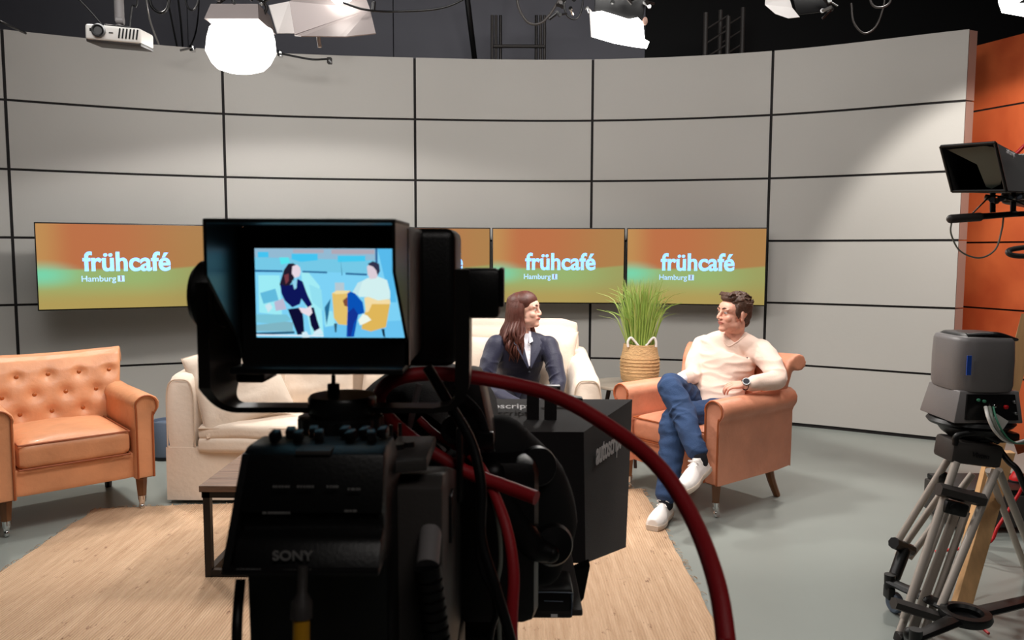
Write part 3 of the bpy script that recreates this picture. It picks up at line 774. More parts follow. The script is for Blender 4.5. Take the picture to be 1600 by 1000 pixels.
def shoe(root, heel, toe, up, ankle, label=None, lace_m='shoe'):
    heel = Vector(heel); toe = Vector(toe); y = (toe - heel).normalized(); z = Vector(up); z = (z - y * z.dot(y)).normalized(); x = y.cross(z); Ln = .285
    m = Matrix.Identity(4)
    for i, c in enumerate((x, y, z)):
        for k in range(3): m[k][i] = c[k]
    for k in range(3): m[k][3] = heel[k]
    def outline(t, w=1):
        wd = [.030, .036, .036, .034, .040, .048, .050, .046, .030]; q = t * 8; k = min(int(q), 7); return (wd[k] * (1 - q + k) + wd[k + 1] * (q - k)) * w
    up_ = MB(); rs = []
    H = [.058, .078, .082, .080, .074, .064, .054, .046, .038]
    for i in range(17):
        t = i / 16; q = t * 8; k = min(int(q), 7); hh = H[k] * (1 - q + k) + H[k + 1] * (q - k); wd = outline(t); r = []
        for a in range(20):
            an = 2 * math.pi * a / 20; cx_ = math.cos(an); sz = math.sin(an)
            top = sz > 0
            ww = wd * (1 if not top else (1 - .45 * sz ** 2 * (1 if t < .55 else .5)))
            r.append(V(math.copysign(abs(cx_) ** .7, cx_) * ww, .006 + t * (Ln - .012), .022 + (hh * abs(sz) ** .8 if top else -.004 * abs(sz))))
        rs.append(r)
    up_.rings(rs)
    # collar
    up_.tube([V(0, .055, .07), V(0, .05, .105)], [(.034, .045), (.032, .042)], 20, up=(0, 1, 0))
    mb = MB(); merge(mb, up_, m); s = part(mb, 'shoe', 'shoe', root, remesh=.005, relax=3)
    so = MB(); rs = []
    for z_, w_ in ((0, .95), (.004, 1.03), (.022, 1.05), (.026, 1.0)):
        r = []
        for i in range(15): t = i / 14; r.append(V(outline(t, w_), t * Ln, z_))
        for i in range(14, -1, -1): t = i / 14; r.append(V(-outline(t, w_), t * Ln, z_))
        rs.append(r)
    so.rings(rs); mb = MB(); merge(mb, so, m); part(mb, 'sole', 'sole', s)
    la = MB()
    for i in range(5):
        yy = .105 + i * .020; zz = .100 - i * .0085
        la.tube([V(-.022, yy, zz - .008), V(0, yy + .004, zz + .002), V(.022, yy, zz - .008)], .0028, 6, smooth=4)
    for sg in (1, -1): la.tube([V(0, .10, .102), V(sg * .022, .115, .112), V(sg * .034, .10, .098), V(sg * .008, .10, .1)], .0022, 6, smooth=4); la.tube([V(0, .10, .102), V(sg * .028, .13, .086)], .0022, 6)
    mb = MB(); merge(mb, la, m); part(mb, 'laces', lace_m, s)
    return s

def headmat(c, fwd, up=(0, 0, 1), sc=1.0):
    y = Vector(fwd).normalized(); z = Vector(up); z = (z - y * z.dot(y)).normalized(); x = y.cross(z)
    m = Matrix.Identity(4)
    for i, cc in enumerate((x, y, z)):
        for k in range(3): m[k][i] = cc[k] * sc
    for k in range(3): m[k][3] = c[k]
    return m

# ------------------------------------------------------------------ the man
man = thing('person', 'man in beige sweater and blue jeans sitting cross-legged, looking left', 'person', (1.15, 4.55, 0))
hipc = V(1.20, 4.68, .53); chest = V(1.285, 4.73, .80); neckb = V(1.335, 4.70, .945)
SR = V(1.185, 4.85, .865); SL = V(1.475, 4.62, .862)
ER = V(1.085, 4.68, .72); WR = V(.985, 4.50, .725)
EL = V(1.505, 4.43, .735); WL = V(1.315, 4.335, .722)
HR = V(1.10, 4.74, .52); HL = V(1.26, 4.57, .51)
KR = V(.895, 4.40, .695); AR = V(.985, 4.06, .39)
KL = V(.915, 4.35, .52); AL = V(.835, 4.155, .125)
HC = V(1.315, 4.66, 1.085)
hm = headmat(HC, (-.93, -.36, .06), (.10, .0, 1), 1.0)
side = (SL - SR).normalized()
body = MB(); hd = MB(); head_solid(hd); merge(body, hd, hm)
body.limb([neckb - V(.0, 0, .05), neckb + V(-.0, -.005, .04), HC + V(.015, .0, -.055)], [.060, .056, .054], 18)
body.tube([hipc, chest, neckb - V(0, 0, .02)], [(.13, .09), (.15, .09), (.07, .05)], 20, smooth=5, up=side.cross(V(0, 0, 1)))
body.limb([SR, (SR + ER) / 2 + V(-.01, 0, .01), ER, WR], [.04, .036, .032, .025], 14); body.limb([SL, (SL + EL) / 2 + V(.015, 0, .01), EL, (EL + WL) / 2, WL], [.042, .038, .034, .03, .025], 14)
PR = [HR + V(0, 0, .01), HR.lerp(KR, .5) + V(0, 0, .015), KR, KR.lerp(AR, .35) + V(.015, .01, .0), KR.lerp(AR, .7), AR.lerp(KR, .06)]
PL = [HL, HL.lerp(KL, .5), KL, KL.lerp(AL, .35), KL.lerp(AL, .7), AL.lerp(KL, .05)]
for q_ in (PR + [AR], PL + [AL]): body.limb(q_, [.07, .06, .045, .045, .036, .032, .03], 14)
fL = (V(1.14, 4.375, .705) - WL).normalized()
hand(body, WL + fL * .01, fL, V(-.2, -.35, 1), 1 if True else -1, (.45, .55, .4), .06)
hand(body, WR, V(-.5, -.75, -.15), V(.3, -.4, 1), 1, (.5, .6, .5), .06)
part(body, 'body', 'skin', man, remesh=.0042, relax=2)
head_extras(man, hm, None)
# hair
h = MB(); h.ell((0, -.024, .055), (.0815, .095, .079)); h.ell((0, -.066, .012), (.066, .046, .072)); h.ell((0, .045, .100), (.058, .040, .026), (R(-14), 0, 0)); h.ell((0, -.083, -.035), (.045, .022, .04))
for s in (1, -1): h.ell((s * .069, .018, .030), (.010, .022, .040)); h.ell((s * .071, .014, .0), (.006, .009, .020))
random.seed(5)
for k in range(120):
    a = random.uniform(0, 2 * math.pi); el = random.uniform(.15, 1.5)
    c = V(math.cos(a) * math.cos(el) * .080, -.024 + math.sin(a) * math.cos(el) * .094, .055 + math.sin(el) * .078)
    if c.y > .03 and c.z < .095: continue
    n_ = V(c.x, c.y + .02, c.z - .05).normalized(); t_ = V(random.uniform(-.25, .25), .9, .1); t_ = (t_ - n_ * t_.dot(n_)).normalized()
    h.tube([c - n_ * .003, c + t_ * .014 + n_ * .004, c + t_ * .030 + n_ * .003], [.005, .0048, .0016], 6, smooth=2)
for k in range(26):
    x_ = -.05 + .1 * k / 25; h.tube([(x_ * .9, .035, .118), (x_, .062, .122 + random.uniform(-.003, .004)), (x_ * 1.02, .078, .110 + random.uniform(-.003, .005))], [.009, .0085, .003], 6, smooth=2)
mb = MB(); merge(mb, h, hm); part(mb, 'hair', 'hairm', man, remesh=.0035, relax=1)
# sweater
sw = MB(); upv = side.cross(V(0, 0, 1))
def torso(mb, ctrs, ws, side_v, seg=28, n=6):
    """lofted torso; ws = (half width, half depth, rear shift)"""
    cs = catmull(ctrs, n); W_ = [lerp_list([w[i] for w in ws], len(cs)) for i in (0, 1)]; rs = []
    for i, c in enumerate(cs):
        d = (cs[min(i + 1, len(cs) - 1)] - cs[max(0, i - 1)]).normalized(); x = (side_v - d * side_v.dot(d)).normalized(); y = d.cross(x)
        rs.append([c + x * math.copysign(abs(math.cos(a)) ** .8, math.cos(a)) * W_[0][i] + y * math.copysign(abs(math.sin(a)) ** .85, math.sin(a)) * W_[1][i] for a in [2 * math.pi * k / seg for k in range(seg)]])
    mb.rings(rs)
torso(sw, [hipc + V(-.01, -.0, -.02), hipc + V(.015, .01, .06), V(1.25, 4.73, .70), chest, V(1.31, 4.735, .875), neckb + V(0, 0, .0)],
      [(.165, .125), (.172, .130), (.178, .128), (.190, .122), (.168, .10), (.07, .065)], side)
sw.limb([SR + V(.02, -.02, .0), SR, (SR + ER) / 2 + V(-.01, 0, .01), ER, WR], [.075, .070, .058, .052, .038], 18)
sw.limb([SL + V(-.02, .02, .0), SL, (SL + EL) / 2 + V(.015, 0, .01), EL, (EL + WL) / 2, WL + V(.005, 0, 0)], [.078, .073, .062, .055, .048, .037], 18)
sw.limb([SR, neckb + V(-.0, .02, -.02), SL], [.062, .062, .062], 16)
# folds
for (a, b_, r_) in ((V(1.14, 4.60, .66), V(1.36, 4.57, .73), .010), (V(1.13, 4.60, .60), V(1.38, 4.55, .64), .012), (V(1.22, 4.60, .80), V(1.44, 4.55, .80), .009), (V(1.40, 4.545, .83), V(1.45, 4.56, .74), .010)):
    pass
for k in range(5):
    c = EL + (WL - EL) * (.05 + .12 * k) ; sw.lathe([(.046, -.005), (.056 - .003 * k, 0), (.046, .005)], c, (WL - EL) + V(.02 * (-1) ** k, 0, .03), 18)
for k in range(4):
    c = ER + (WR - ER) * (.3 + .18 * k); sw.lathe([(.038, -.005), (.049 - .003 * k, 0), (.038, .005)], c, (WR - ER) + V(.03 * (-1) ** k, 0, .02), 18)
o = part(sw, 'sweater', 'knit', man, remesh=.0055, relax=5); wrinkle(o, .0048, (7, 7, 19), 3)
fwd = (side.cross(V(0, 0, 1))); fwd = -fwd if fwd.y > 0 else fwd
# V neck ribbing
ribs = MB(); ctr = neckb + V(0, 0, .006)
vp = []
for k in range(25):
    a = 2 * math.pi * k / 24; p = ctr + side * math.cos(a) * .066 + fwd * math.sin(a) * .058 + V(0, 0, .008 * -math.sin(a))
    f = max(0, math.sin(a)) ** 4; p += fwd * .026 * f + V(0, 0, -.045 * f); vp.append(p)
from mathutils.bvhtree import BVHTree as _B
mi_ = Matrix.Translation(man.location); bv_ = _B.FromPolygons([mi_ @ v.co for v in o.data.vertices], [tuple(p.vertices) for p in o.data.polygons])
vp = [bv_.find_nearest(p)[0] for p in vp]
ribs.tube(vp, .0042, 8); part(ribs, 'neckline_ribbing', 'knit', man)
part(MB().limb([WR - (WR - ER).normalized() * .01, WR + (WR - ER).normalized() * .014], [.037, .036], 18), 'shirt_cuff', 'shirt', man)
wd_ = (WL - EL).normalized()
wt = part(MB().cyl(WL + wd_ * .004, WL + wd_ * .026, .032, .031, 24), 'watch_strap', 'watch', man)
wn = V(-.2, -.75, .55).normalized(); wc = WL + wd_ * .015 + wn * .030
part(MB().cyl(wc, wc + wn * .011, .022, .021, 24), 'watch_case', 'watch', man)
part(MB().lathe([(.017, .0), (.0215, .0), (.0215, .003), (.017, .003), (.017, 0)], wc + wn * .010, wn, 24), 'watch_bezel', 'steel', man)
part(MB().ell(V(1.385, 4.598, .835), (.004, .003, .004)), 'chest_emblem', 'navy', man)
# jeans
je = MB()
torso(je, [hipc + V(.03, .02, -.055), hipc + V(0, 0, -.01), hipc + V(.01, .0, .05)], [(.15, .12), (.165, .125), (.155, .115)], side)
je.limb([HR + V(0, 0, .01), HR.lerp(KR, .5) + V(0, 0, .015), KR, KR.lerp(AR, .35) + V(.015, .01, .0), KR.lerp(AR, .7), AR.lerp(KR, .06)], [.098, .088, .070, .068, .058, .052], 20)
je.limb([HL, HL.lerp(KL, .5), KL, KL.lerp(AL, .35), KL.lerp(AL, .7), AL.lerp(KL, .05)], [.098, .088, .072, .069, .060, .056], 20)
for (c0_, c1_, n_) in ((KR, AR, 7), (KL, AL, 7)):
    for k in range(n_):
        f = .05 + .9 * k / (n_ - 1); c = c0_.lerp(c1_, f); r0 = .070 - .016 * f; sk = V(.15 * (-1) ** k, .1, .12)
        je.lathe([(r0 - .012, -.009), (r0 + .0015, 0), (r0 - .012, .009)], c, (c1_ - c0_).normalized() + sk, 20)
o = part(je, 'jeans', 'denim', man, remesh=.0055, relax=3); wrinkle(o, .005, (9, 9, 20), 8)
# socks + shoes
tR = V(.885, 3.93, .285); hR = V(1.03, 4.165, .335)
fR = (tR - hR).normalized()
part(MB().limb([AR.lerp(KR, .10), AR, AR + V(.008, -.0, -.035)], [.040, .038, .040], 16), 'sock', 'sock', man)
part(MB().limb([AL.lerp(KL, .14), AL, AL + V(.0, 0, -.03)], [.042, .039, .040], 16), 'sock', 'sock', man)
shR = AR - fR * .075 + V(0, 0, -.105)
shoe(man, AR + V(.055, .04, -.095), AR + V(.055, .04, -.095) + V(-.165, -.20, -.06), V(-.30, -.10, 1), AR)
hl = V(.865, 4.225, .013); shoe(man, hl, hl + V(-.135, -.25, 0), V(0, 0, 1), AL)

# ------------------------------------------------------------------ the woman
wom = thing('person', 'woman in navy blazer with long auburn hair sitting at the right end of the sofa', 'person', (.05, 4.75, 0))
hipw = V(.03, 4.90, .56); chw = V(.045, 4.80, .83); nbw = V(.065, 4.765, .965)
HW = V(.080, 4.745, 1.095)
sdw = V(.96, -.28, 0).normalized(); fww = V(-.28, -.96, 0) * -1 if False else V(-.22, -.97, 0).normalized(); fww = V(.0, 0, 0) + V(-sdw.y * -1, 0, 0) if False else V(-.28 * -1, -.96, 0).normalized()
sdw = V(.96, .28, 0).normalized()
SRw = nbw - sdw * .165 + V(0, 0, -.075); SLw = nbw + sdw * .165 + V(0, 0, -.085)
ERw = V(-.165, 4.62, .655); ELw = V(.275, 4.655, .66); WRw = V(.03, 4.42, .585); WLw = V(.14, 4.43, .585)
HRw = V(-.05, 4.86, .535); HLw = V(.12, 4.87, .535); KRw = V(-.03, 4.40, .50); KLw = V(.17, 4.41, .50); ARw = V(-.01, 4.34, .12); ALw = V(.20, 4.32, .12)
hmw = headmat(HW, (.93, -.37, .06), (-.03, 0, 1), .94)
bw = MB(); hd = MB(); head_solid(hd, False); merge(bw, hd, hmw)
bw.limb([nbw - V(0, 0, .05), nbw + V(.0, -.005, .03), HW + V(-.012, .006, -.05)], [.050, .046, .046], 18)
bw.tube([hipw, chw, nbw - V(0, 0, .02)], [(.11, .08), (.12, .08), (.06, .045)], 20, smooth=5, up=sdw.cross(V(0, 0, 1)))
for a, b_, c in ((SRw, ERw, WRw), (SLw, ELw, WLw)): bw.limb([a, b_, c], [.036, .030, .022], 14)
for a, b_, c in ((HRw, KRw, ARw), (HLw, KLw, ALw)): bw.limb([a, b_, c], [.055, .042, .030], 14)
hand(bw, WRw, V(.55, -.60, -.35), V(-.2, -.5, 1), -1, (.4, .5, .4), .05, .9)
hand(bw, WLw, V(-.45, -.62, -.30), V(.2, -.5, 1), 1, (.5, .6, .4), .05, .9)
part(bw, 'body', 'skinw', wom, remesh=.0042, relax=2)
head_extras(wom, hmw, None, False)
# hair: long locks falling from a centre parting
random.seed(31)
h = MB(); h.ell((0, -.024, .050), (.083, .092, .079)); h.ell((0, -.070, -.02), (.072, .044, .085)); h.ell((-.02, -.085, -.12), (.085, .042, .09)); h.ell((0, .002, .060), (.0815, .082, .073)); h.ell((0, -.03, .01), (.082, .060, .08))
inv = hmw.inverted()
down = (inv.to_3x3() @ V(0, 0, -1)).normalized()
for k in range(230):
    sgn = 1 if k % 2 else -1
    az = random.uniform(.32, 1.0) * math.pi       # 0 = face, pi = back of head
    top = V(sgn * .004, .062 - .13 * (az / math.pi), .127 - .018 * abs(az / math.pi - .5))
    rx, ry = .088, .098
    side_p = V(sgn * math.sin(az) * rx, -.024 + math.cos(az) * ry * (1 if az > 1.2 else .75), .02)
    midp = (top + side_p) / 2; midp = midp + (midp - V(0, -.02, .0)).normalized() * .024
    out = V(side_p.x, side_p.y + .02, 0).normalized()
    L1 = random.uniform(.16, .27); wvx = random.uniform(-.014, .014); wvy = random.uniform(-.014, .014)
    flare = random.uniform(.012, .052)
    p2 = side_p + down * .075 + out * .006
    p3 = side_p + down * (L1 * .55 + .05) + out * (flare * .8) + V(wvx, wvy, 0)
    p4 = side_p + down * (L1 * .85 + .05) + out * (flare * 1.1) + V(-wvx, -wvy, 0)
    p5 = side_p + down * (L1 + .07) + out * flare * .8 + V(wvx * .5, wvy, 0)
    if az < .52 * math.pi and sgn > 0: pass
    r_ = random.uniform(.006, .010)
    h.tube([top, midp, side_p, p2, p3, p4, p5], [(r_ * .6, r_ * .4), (r_, r_ * .6), (r_, r_ * .7), (r_ * 1.1, r_ * .8), (r_ * 1.1, r_ * .8), (r_ * .9, r_ * .7), (.002, .002)], 7, smooth=4)
mb = MB(); merge(mb, h, hmw); part(mb, 'hair', 'hairw', wom)
# blazer
bz = MB()
torso(bz, [hipw + V(0, -.01, -.03), hipw + V(.0, -.01, .08), V(.04, 4.84, .74), chw, nbw + V(0, .01, -.075), nbw + V(0, .01, -.02)], [(.165, .115), (.145, .105), (.142, .108), (.16, .112), (.145, .09), (.062, .055)], sdw)
bz.limb([SRw, (SRw + ERw) / 2 + V(-.01, 0, 0), ERw, (ERw + WRw) / 2, WRw], [.062, .054, .048, .042, .036], 18)
bz.limb([SLw, (SLw + ELw) / 2 + V(.01, 0, 0), ELw, (ELw + WLw) / 2, WLw], [.062, .054, .048, .042, .036], 18)
bz.limb([SRw, nbw + V(0, .02, -.04), SLw], [.05, .05, .05], 16)
for k in range(4):
    for (a, b_) in ((SRw, ERw), (SLw, ELw)):
        c = a.lerp(b_, .45 + .17 * k); bz.lathe([(.042, -.007), (.056 - .002 * k, 0), (.042, .007)], c, (b_ - a).normalized() + V(.3 * (-1) ** k, .1, 0), 18)
o = part(bz, 'blazer', 'navy', wom, remesh=.0055, relax=4); wrinkle(o, .004, (9, 9, 12), 5)
fw2 = V(.28, -.96, 0).normalized()
# shirt front in the V of the blazer, collar and lapels
nb = nbw; 
def fp(u, v, o=0): return nb + sdw * u + fw2 * (.062 + o + min(.062, max(0, -v) * .75)) + V(0, 0, v) + V(0, -.0, 0)
part(MB().hull8([fp(-.030, -.005, -.02), fp(.030, -.005, -.02), fp(.008, -.19, -.012), fp(-.008, -.19, -.012)], [fp(-.034, 0, .004), fp(.034, 0, .004), fp(.008, -.19, .012), fp(-.008, -.19, .012)], bev=.003), 'shirt', 'shirt', wom)
for s in (-1, 1):
    part(MB().prism([fp(s * .006, -.055, .008), fp(s * .034, -.045, .002), fp(s * .040, .008, -.026), fp(s * .024, .012, -.016)], V(0, 0, 0), fw2 * .006, bev=.001), 'shirt_collar', 'shirt', wom)
    part(MB().prism([fp(s * .036, .01, .000), fp(s * .066, -.0, -.012), fp(s * .088, -.055, .004), fp(s * .070, -.068, .008), fp(s * .074, -.085, .008), fp(s * .010, -.205, .016), fp(s * .004, -.19, .016)], V(0, 0, 0), fw2 * .007, bev=.0015), 'lapel', 'navy', wom)
part(MB().ell(fp(0, -.225, .018), (.008, .004, .008)), 'blazer_button', 'trouser', wom)
for k in range(4): part(MB().ell(fp(0, -.06 - .03 * k, .016), (.004, .003, .004)), 'shirt_button', 'white', wom)
tr = MB()
torso(tr, [hipw + V(0, .0, -.08), hipw + V(0, 0, -.03), hipw + V(0, 0, .02)], [(.14, .11), (.165, .12), (.15, .105)], sdw)
tr.limb([HRw, KRw, KRw.lerp(ARw, .5), ARw + V(0, 0, -.01)], [.09, .066, .062, .070], 18); tr.limb([HLw, KLw, KLw.lerp(ALw, .5), ALw + V(0, 0, -.01)], [.09, .066, .062, .070], 18)
part(tr, 'trousers', 'trouser', wom, remesh=.007, relax=3)
for A_ in (ARw, ALw):
    hh = V(A_.x, A_.y + .06, .0135); shoe(wom, hh, hh + V(.03, -.28, 0), V(0, 0, 1), A_)
# ================================================================== FOREGROUND STUDIO CAMERA
cm = thing('studio_camera', 'black television camera on pedestal in the foreground, seen from behind', 'camera', (-.12, .95, 0))
def cp(mb, n, m, root=None, **k): return part(mb, n, m, root or cm, **k)
# viewfinder: hood
Y0v, Y1v = .70, .80
def xz(px, py, Y): p = D(px, py, Y); return p.x, p.z
xl = D(319, 343, Y0v).x; xr = D(615, 350, Y0v).x; zt = D(460, 345, Y0v).z; zb = D(460, 574, Y0v).z
vf = None
zb2 = D(460, 572, .80).z
body_vf = MB()
# front body (screen carrier) behind the screen
body_vf.box(((xl + xr) / 2, .865, (zt + zb2) / 2), (xr - xl, .15, zt - zb2), bev=.006)
vf = cp(body_vf, 'viewfinder', 'bp')
# bezel ring
sxl, szt = xz(400, 388, .785); sxr, szb = xz(640, 527, .785)
bz_ = MB()
for (a, b_, c, d_) in ((xl + .004, sxl, zb2 + .004, zt - .004), (sxr, xr - .002, zb2 + .004, zt - .004), (sxl, sxr, szt, zt - .004), (sxl, sxr, zb2 + .004, szb)):
    bz_.box(((a + b_) / 2, .786, (c + d_) / 2), (b_ - a, .012, d_ - c))
cp(bz_, 'bezel', 'bp2', vf, smooth=False)
# hood flaps
zm = D(319, 430, Y0v).z; zbb = D(340, 560, .775).z
for x_, sgn in ((xl, -1), (xr, 1)):
    zm2 = zm if sgn < 0 else D(613, 425, Y0v).z
    poly = [V(x_, .795, zt), V(x_, Y0v, zt), V(x_, Y0v, zm2), V(x_, .778, D(637, 530, .778).z), V(x_, .795, zb2)]
    cp(MB().prism(poly, V(-.0015, 0, 0), V(.0015, 0, 0)), 'hood_side', 'bp2', vf, smooth=False)
cp(MB().box(((xl + xr) / 2, (Y0v + .795) / 2, zt), (xr - xl + .004, .795 - Y0v, .004), bev=.0015), 'hood_top', 'bp', vf)
cp(MB().box(((xl + xr) / 2, .775, zb2 + .002), (xr - xl, .05, .006), bev=.0015), 'hood_lip', 'bp', vf)
# rear housing (wider)
hr = D(711, 356, .92); hb = D(711, 576, .92)
cp(MB().box((((-.31) + hr.x) / 2, .985, (hr.z + hb.z) / 2), (hr.x + .31, .11, hr.z - hb.z), bev=.012, seg=3), 'housing', 'bp', vf)
cp(MB().box((D(364, 578, .86).x + .03, .85, D(400, 583, .85).z), (.03, .05, .014), bev=.003), 'latch', 'bp2', vf)
# the picture on the screen
def sp_(u, v, o=0.0): return V(sxl + (sxr - sxl) * u, .7805 - o, szt + (szb - szt) * v)
PM = {}
def pm(c, e=1.0):
    k = (c, e)
    if k not in PM: PM[k] = mat('picture_%d_%d_%d' % c, (0, 0, 0), .4); b_ = PM[k].node_tree.nodes['Principled BSDF']; b_.inputs['Emission Color'].default_value = srgb(*c); b_.inputs['Emission Strength'].default_value = e; b_.inputs['Specular IOR Level'].default_value = .1
    return PM[k]
shapes = [
 ((128, 214, 250), [(0, 0), (1, 0), (1, 1), (0, 1)]),
 ((150, 190, 215), [(0, 0), (.79, 0), (.79, .13), (0, .10)]),
 ((120, 205, 235), [(0, .10), (.79, .13), (.79, .28), (0, .24)]),
 ((175, 175, 190), [(.25, .01), (.45, .01), (.45, .05), (.25, .05)]), ((180, 172, 185), [(.50, .01), (.78, .01), (.78, .06), (.50, .06)]),
 ((70, 200, 245), [(.02, .04), (.09, .04), (.09, .10), (.02, .10)]), ((70, 200, 245), [(.24, .06), (.41, .06), (.41, .13), (.30, .15), (.24, .12)]), ((70, 205, 245), [(.54, .08), (.72, .08), (.72, .14), (.54, .15)]), ((90, 235, 245), [(.16, .10), (.22, .10), (.23, .16), (.17, .18)]),
 ((30, 96, 148), [(0, .24), (.18, .245), (.18, .265), (0, .262)]), ((30, 96, 148), [(.31, .25), (.47, .258), (.47, .277), (.31, .268)]), ((30, 96, 148), [(.59, .27), (.73, .28), (.73, .30), (.59, .29)]),
 ((55, 110, 160), [(.785, 0), (.80, 0), (.80, .25), (.785, .25)]), ((90, 190, 240), [(.80, 0), (.90, 0), (.92, .6), (.88, .6)]),
 ((160, 240, 250), [(.02, .30), (.16, .30), (.17, .75), (.02, .72)]), ((165, 240, 250), [(.30, .27), (.35, .27), (.42, .42), (.44, .98), (.36, .98), (.32, .6)]), ((150, 228, 245), [(.35, .40), (.43, .46), (.44, .70), (.37, .60)]),
 ((100, 190, 225), [(.03, .50), (.13, .45), (.15, .58), (.05, .62)]), ((210, 235, 245), [(.06, .64), (.09, .61), (.11, .66), (.08, .72)]), ((190, 190, 215), [(.12, .60), (.18, .56), (.20, .68), (.13, .70)]), ((125, 200, 220), [(0, .74), (.20, .74), (.23, .80), (.14, .85), (0, .83)]), ((130, 185, 200), [(0, .86), (.20, .82), (.24, .83), (.24, .93), (0, .93)]), ((40, 90, 120), [(0, .945), (.25, .93), (.25, .955), (0, .975)]), ((235, 245, 255), [(0, .98), (1, 1.0), (1, .985), (0, .965)]),
 ((110, 200, 245), [(.44, .86), (.98, .80), (1, 1), (.44, 1)]), ((160, 235, 250), [(.45, .70), (.50, .70), (.52, .86), (.45, .88)]), ((40, 110, 150), [(.45, .66), (.49, .56), (.475, .74), (.46, .86), (.455, .74)]),
 ((52, 120, 150), [(.56, .14), (.565, .3), (.57, .3), (.56, .13)]), ((185, 205, 215), [(.52, .38), (.58, .38), (.58, .48), (.52, .48)]),
 ((232, 196, 110), [(.50, .50), (.54, .47), (.62, .47), (.64, .78), (.60, .86), (.54, .85), (.51, .78)]), ((245, 225, 165), [(.50, .50), (.53, .47), (.61, .47), (.62, .50), (.53, .51)]), ((130, 80, 60), [(.57, .58), (.60, .54), (.62, .66), (.58, .64)]),
 ((228, 186, 92), [(.74, .58), (.88, .60), (.85, .88), (.75, .93), (.69, .90), (.70, .78)]), ((248, 224, 168), [(.71, .55), (.75, .53), (.88, .57), (.88, .62), (.76, .62), (.74, .70), (.72, .72)]), ((30, 60, 80), [(.82, .90), (.84, .90), (.845, 1.0), (.83, .98)]), ((50, 90, 110), [(.51, .84), (.53, .84), (.525, .94), (.515, .94)]),
 ((215, 245, 245), [(.66, .50), (.68, .38), (.73, .33), (.80, .31), (.86, .35), (.88, .48), (.88, .56), (.80, .58), (.74, .54), (.68, .54)]), ((200, 235, 240), [(.63, .50), (.67, .38), (.70, .36), (.67, .52)]),
 ((225, 210, 220), [(.73, .20), (.745, .18), (.79, .18), (.81, .26), (.79, .33), (.75, .34), (.735, .29)]), ((50, 52, 78), [(.735, .17), (.77, .14), (.81, .17), (.815, .25), (.80, .30), (.79, .24), (.77, .20), (.745, .185)]),
 ((10, 84, 186), [(.60, .50), (.62, .48), (.65, .50), (.70, .60), (.71, .72), (.67, .74), (.66, .82), (.64, .99), (.59, .99), (.60, .70)]), ((20, 52, 150), [(.60, .72), (.64, .66), (.67, .74), (.64, .84), (.62, .99), (.60, .99)]), ((242, 252, 240), [(.67, .80), (.70, .73), (.73, .75), (.755, .80), (.71, .84), (.68, .86)]),
 ((36, 28, 46), [(.16, .40), (.19, .24), (.22, .17), (.25, .165), (.275, .19), (.25, .22), (.24, .30), (.25, .36), (.23, .40), (.20, .44), (.17, .46)]), ((235, 220, 232), [(.245, .20), (.275, .18), (.295, .21), (.30, .26), (.29, .31), (.26, .33), (.24, .28)]), ((120, 60, 70), [(.19, .30), (.22, .28), (.22, .36), (.20, .40)]),
 ((14, 22, 90), [(.165, .40), (.20, .42), (.24, .40), (.28, .34), (.31, .37), (.34, .52), (.37, .63), (.34, .66), (.30, .56), (.29, .62), (.24, .66), (.19, .58), (.17, .50)]), ((150, 215, 240), [(.24, .36), (.275, .35), (.27, .44), (.255, .46)]),
 ((14, 14, 52), [(.21, .68), (.30, .66), (.31, .78), (.315, .96), (.27, .97), (.25, .82)]), ((14, 14, 52), [(.34, .66), (.38, .66), (.40, .80), (.42, .91), (.38, .93), (.36, .86)]), ((238, 225, 235), [(.28, .66), (.33, .67), (.36, .64), (.37, .72), (.35, .76), (.30, .72)]), ((215, 240, 250), [(.30, .94), (.33, .93), (.35, 1), (.30, 1)]), ((215, 240, 250), [(.38, .93), (.42, .89), (.44, .96), (.37, .97)]),
]
pic = MB(); mats = []
for i, (c, poly) in enumerate(shapes):
    m = pm(c, .95)
    if m not in mats: mats.append(m)
    pic.mi = mats.index(m); t_ = bmesh.new(); vsx = [t_.verts.new(sp_(u, v, .00002 * i)) for u, v in poly]; f_ = t_.faces.new(vsx)
    bmesh.ops.triangulate(t_, faces=[f_]); pic._merge(t_)
po = pic.bm
scr = part(pic, 'screen_picture', mats, vf, smooth=False)
# bottom mount, knob
def bx(px0, py0, px1, py1, Y, dY, bev=.002):
    a = D(px0, py0, Y); c = D(px1, py1, Y); return MB().box(((a.x + c.x) / 2, Y + dY / 2, (a.z + c.z) / 2), (abs(c.x - a.x), dY, abs(a.z - c.z)), bev=bev)
cp(bx(493, 572, 549, 586, .80, .06), 'mount_block', 'bp', vf)
kb = MB(); a = D(521, 586, .82); b_ = D(521, 603, .82); kb.cyl(a, b_, .0022); kb.cyl(b_ + V(0, 0, .002), b_ - V(0, 0, .008), .0065, .0065, 12); cp(kb, 'lock_knob', 'bp2', vf)
